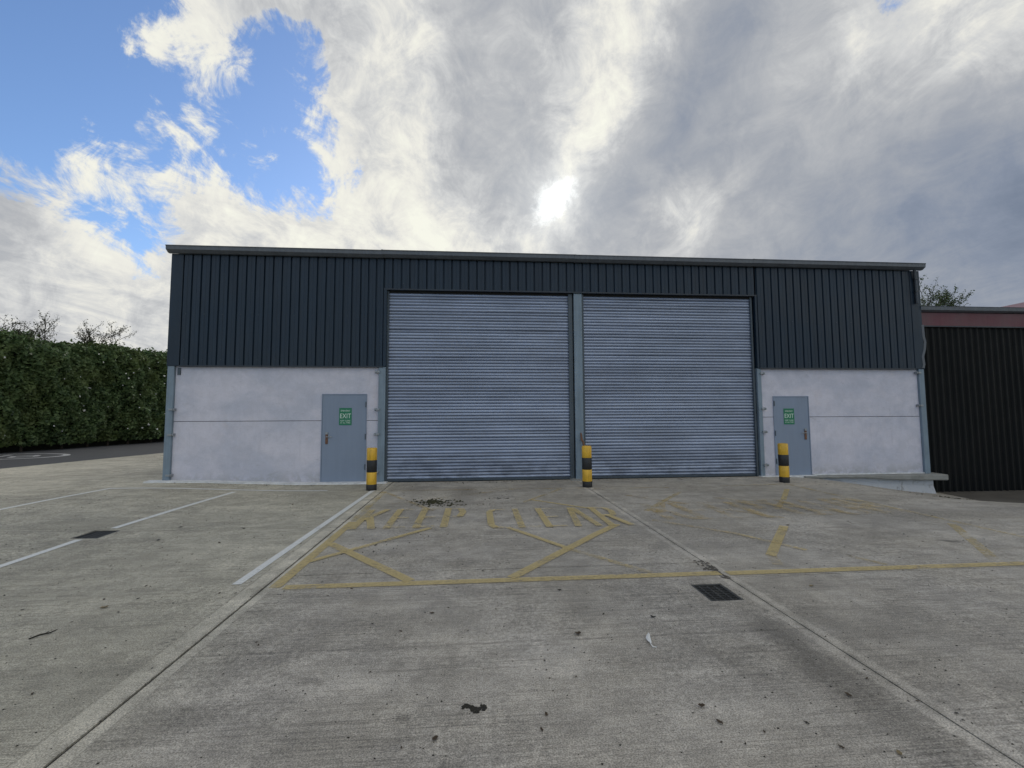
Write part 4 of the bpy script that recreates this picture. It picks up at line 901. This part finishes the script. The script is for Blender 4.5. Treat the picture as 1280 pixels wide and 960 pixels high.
special('fallen_leaf', leaf_mesh(44, .045, .018, M['paleleaf'], .3), 1.93, 2.02, 1.2, .7, 'pale dead leaf near the right joint in the foreground', 'dead leaf')
special('fallen_leaf', leaf_mesh(45, .05, .015, M['paleleaf'], .2), 3.02, 3.95, 0., .9, 'pale scrap of leaf right of the drain grate', 'dead leaf')
mb = MB(); mb.tube([(-.075, 0, .008), (-.02, .008, .012), (.03, -.004, .01), (.07, .01, .014)], [.005, .006, .005, .003], 6); mb.tube([(.0, .002, .01), (.03, .02, .016)], [.004, .002], 5)
special('twig', mb.mesh('twig', M['deaddark']), -3.05, 3.59, .9, 1., 'short dark twig lying on the left slab', 'twig')
mb = MB(); rr = random.Random(2)
for i, (cx, cy, s_) in enumerate([(-.045, .028, .012), (-.034, .034, .013), (-.024, .026, .014), (-.012, .014, .014), (-.030, .018, .010), (0., 0., .017), (-.010, -.006, .015), (.010, -.012, .017), (0., -.022, .013), (.022, -.004, .013),
        (.034, .004, .012), (.044, .010, .014), (.050, -.002, .012), (.042, -.014, .010), (-.050, .016, .008), (.012, -.028, .009), (.033, .020, .007)]):
    a0 = rr.uniform(0, 3); ring_ = [(cx+s_*math.cos(a0+k*1.05)*rr.uniform(.7, 1.3), cy+s_*math.sin(a0+k*1.05)*rr.uniform(.7, 1.3), .0005) for k in range(6)]
    mb.add(ring_+[(cx, cy, rr.uniform(.004, .011))], [(k, (k+1) % 6, 6) for k in range(6)])
special('dirt_clump', mb.mesh('dirt_clump', M['deaddark']), 0., 2.51, .1, 1.15, 'dark ragged clump of rotted leaf in the middle foreground', 'clump')
fe = empty('feather', (1.2, 3.12, .002), R(76)); fe.scale = (1.25, 1.3, 1.2); tag(fe, 'small white feather lying on the concrete in the foreground', 'feather')
v = []; n = 10
for i in range(n+1):
    t = i/n; w_ = .013*math.sin(math.pi*min(.98, t*.9+.08))**.7; x = .075-t*.12; b_ = .010*math.sin(t*3)
    v += [(x, b_-w_, .006+.006*t), (x, b_, .012+.004*math.sin(t*3)), (x, b_+w_*.8, .005+.006*t)]
me = bpy.data.meshes.new('vane'); me.from_pydata(v, [], [(3*i+j, 3*i+j+1, 3*i+j+4, 3*i+j+3) for i in range(n) for j in range(2)]); me.materials.append(M['featherm']); put('vane', me, fe, (0, 0, 0))
mb = MB(); mb.tube([(.07, 0, .013), (0, .009, .016), (-.05, .004, .010), (-.068, -.004, .004), (-.068, -.022, .003)], [.001, .0015, .002, .0035, .002], 6)
put('shaft', mb.mesh('shaft', M['featherm']), fe, (0, 0, 0))
# clump of wet leaves and moss by the left shutter
def litter(name, cx, cy, rx, ry, n, m, label, s0=.006, s1=.022, cat='litter'):
    mb = MB(); rr = random.Random(n)
    for i in range(n):
        x = rr.gauss(0, rx)*(.4+.6*rr.random()); y = rr.gauss(0, ry)*(.4+.6*rr.random()); s_ = rr.uniform(s0, s1); a0 = rr.uniform(0, 3)
        rg = [(x+s_*math.cos(a0+k*1.26)*rr.uniform(.6, 1.3), y+s_*math.sin(a0+k*1.26)*rr.uniform(.6, 1.3), gz(cx+x, cy+y)+.001) for k in range(5)]
        mb.add(rg+[(x, y, gz(cx+x, cy+y)+.001+s_*rr.uniform(.2, .9))], [(k, (k+1) % 5, 5) for k in range(5)])
    o = put(name, mb.mesh(name, m)); o.location = (cx, cy, 0); tag(o, label, cat, None, 'stuff'); return o
litter('wet_leaf_litter', -.72, 8.35, .26, .16, 170, M['moss'], 'mossy clump of wet leaves lying before the left shutter', .01, .035)
litter('wet_leaf_litter', -.45, 8.0, .28, .09, 45, M['moss'], 'thin scatter of wet leaf bits beside the mossy clump', .008, .03)
litter('wet_leaf_litter', .35, 8.55, .25, .1, 24, M['deaddark'], 'thin scatter of dark leaf bits in the middle of the bay before the left shutter', .006, .02)
litter('wet_leaf_litter', -1.1, 5.6, .25, .6, 26, M['deaddark'], 'few dark crumbs inside the left corner of the yellow box', .005, .016)
# grit and crumbs all over the yard
mb = MB(); rr = random.Random(77)
for i in range(3200):
    y = 1.3+9.3*rr.random()**1.25; x = rr.uniform(-.95, 1.1)*y*1.1+.2; s_ = (.0012+.0042*rr.random()**2.2)*(1+.16*y)
    z = gz(x, y)+.0005
    if y > 9.9: continue
    rg = [(x+s_*math.cos(k*1.57+i)*rr.uniform(.7, 1.4), y+s_*math.sin(k*1.57+i)*rr.uniform(.6, 1.2), z) for k in range(4)]
    mb.add(rg+[(x, y, z+s_*.6)], [(k, (k+1) % 4, 4) for k in range(4)])
tag(mb.build('yard_grit', M['deaddark']), 'fine dark grit and leaf crumbs spread over the concrete', 'grit', None, 'stuff')

litter('edge_litter', -4.6, 10.55, 1.4, .05, 70, M['deaddark'], 'thin line of dark crumbs along the foot of the left white wall', .004, .016)
litter('edge_litter', .2, 10.62, 1.5, .08, 90, M['deaddark'], 'dark crumbs swept against the foot of the left shutter', .004, .018)
litter('edge_litter', 4.9, 10.62, 1.4, .08, 70, M['deaddark'], 'dark crumbs swept against the foot of the right shutter', .004, .018)
litter('edge_litter', 11.2, 9.9, .5, .12, 60, M['moss'], 'leaf bits gathered below the end of the concrete ledge', .01, .03)
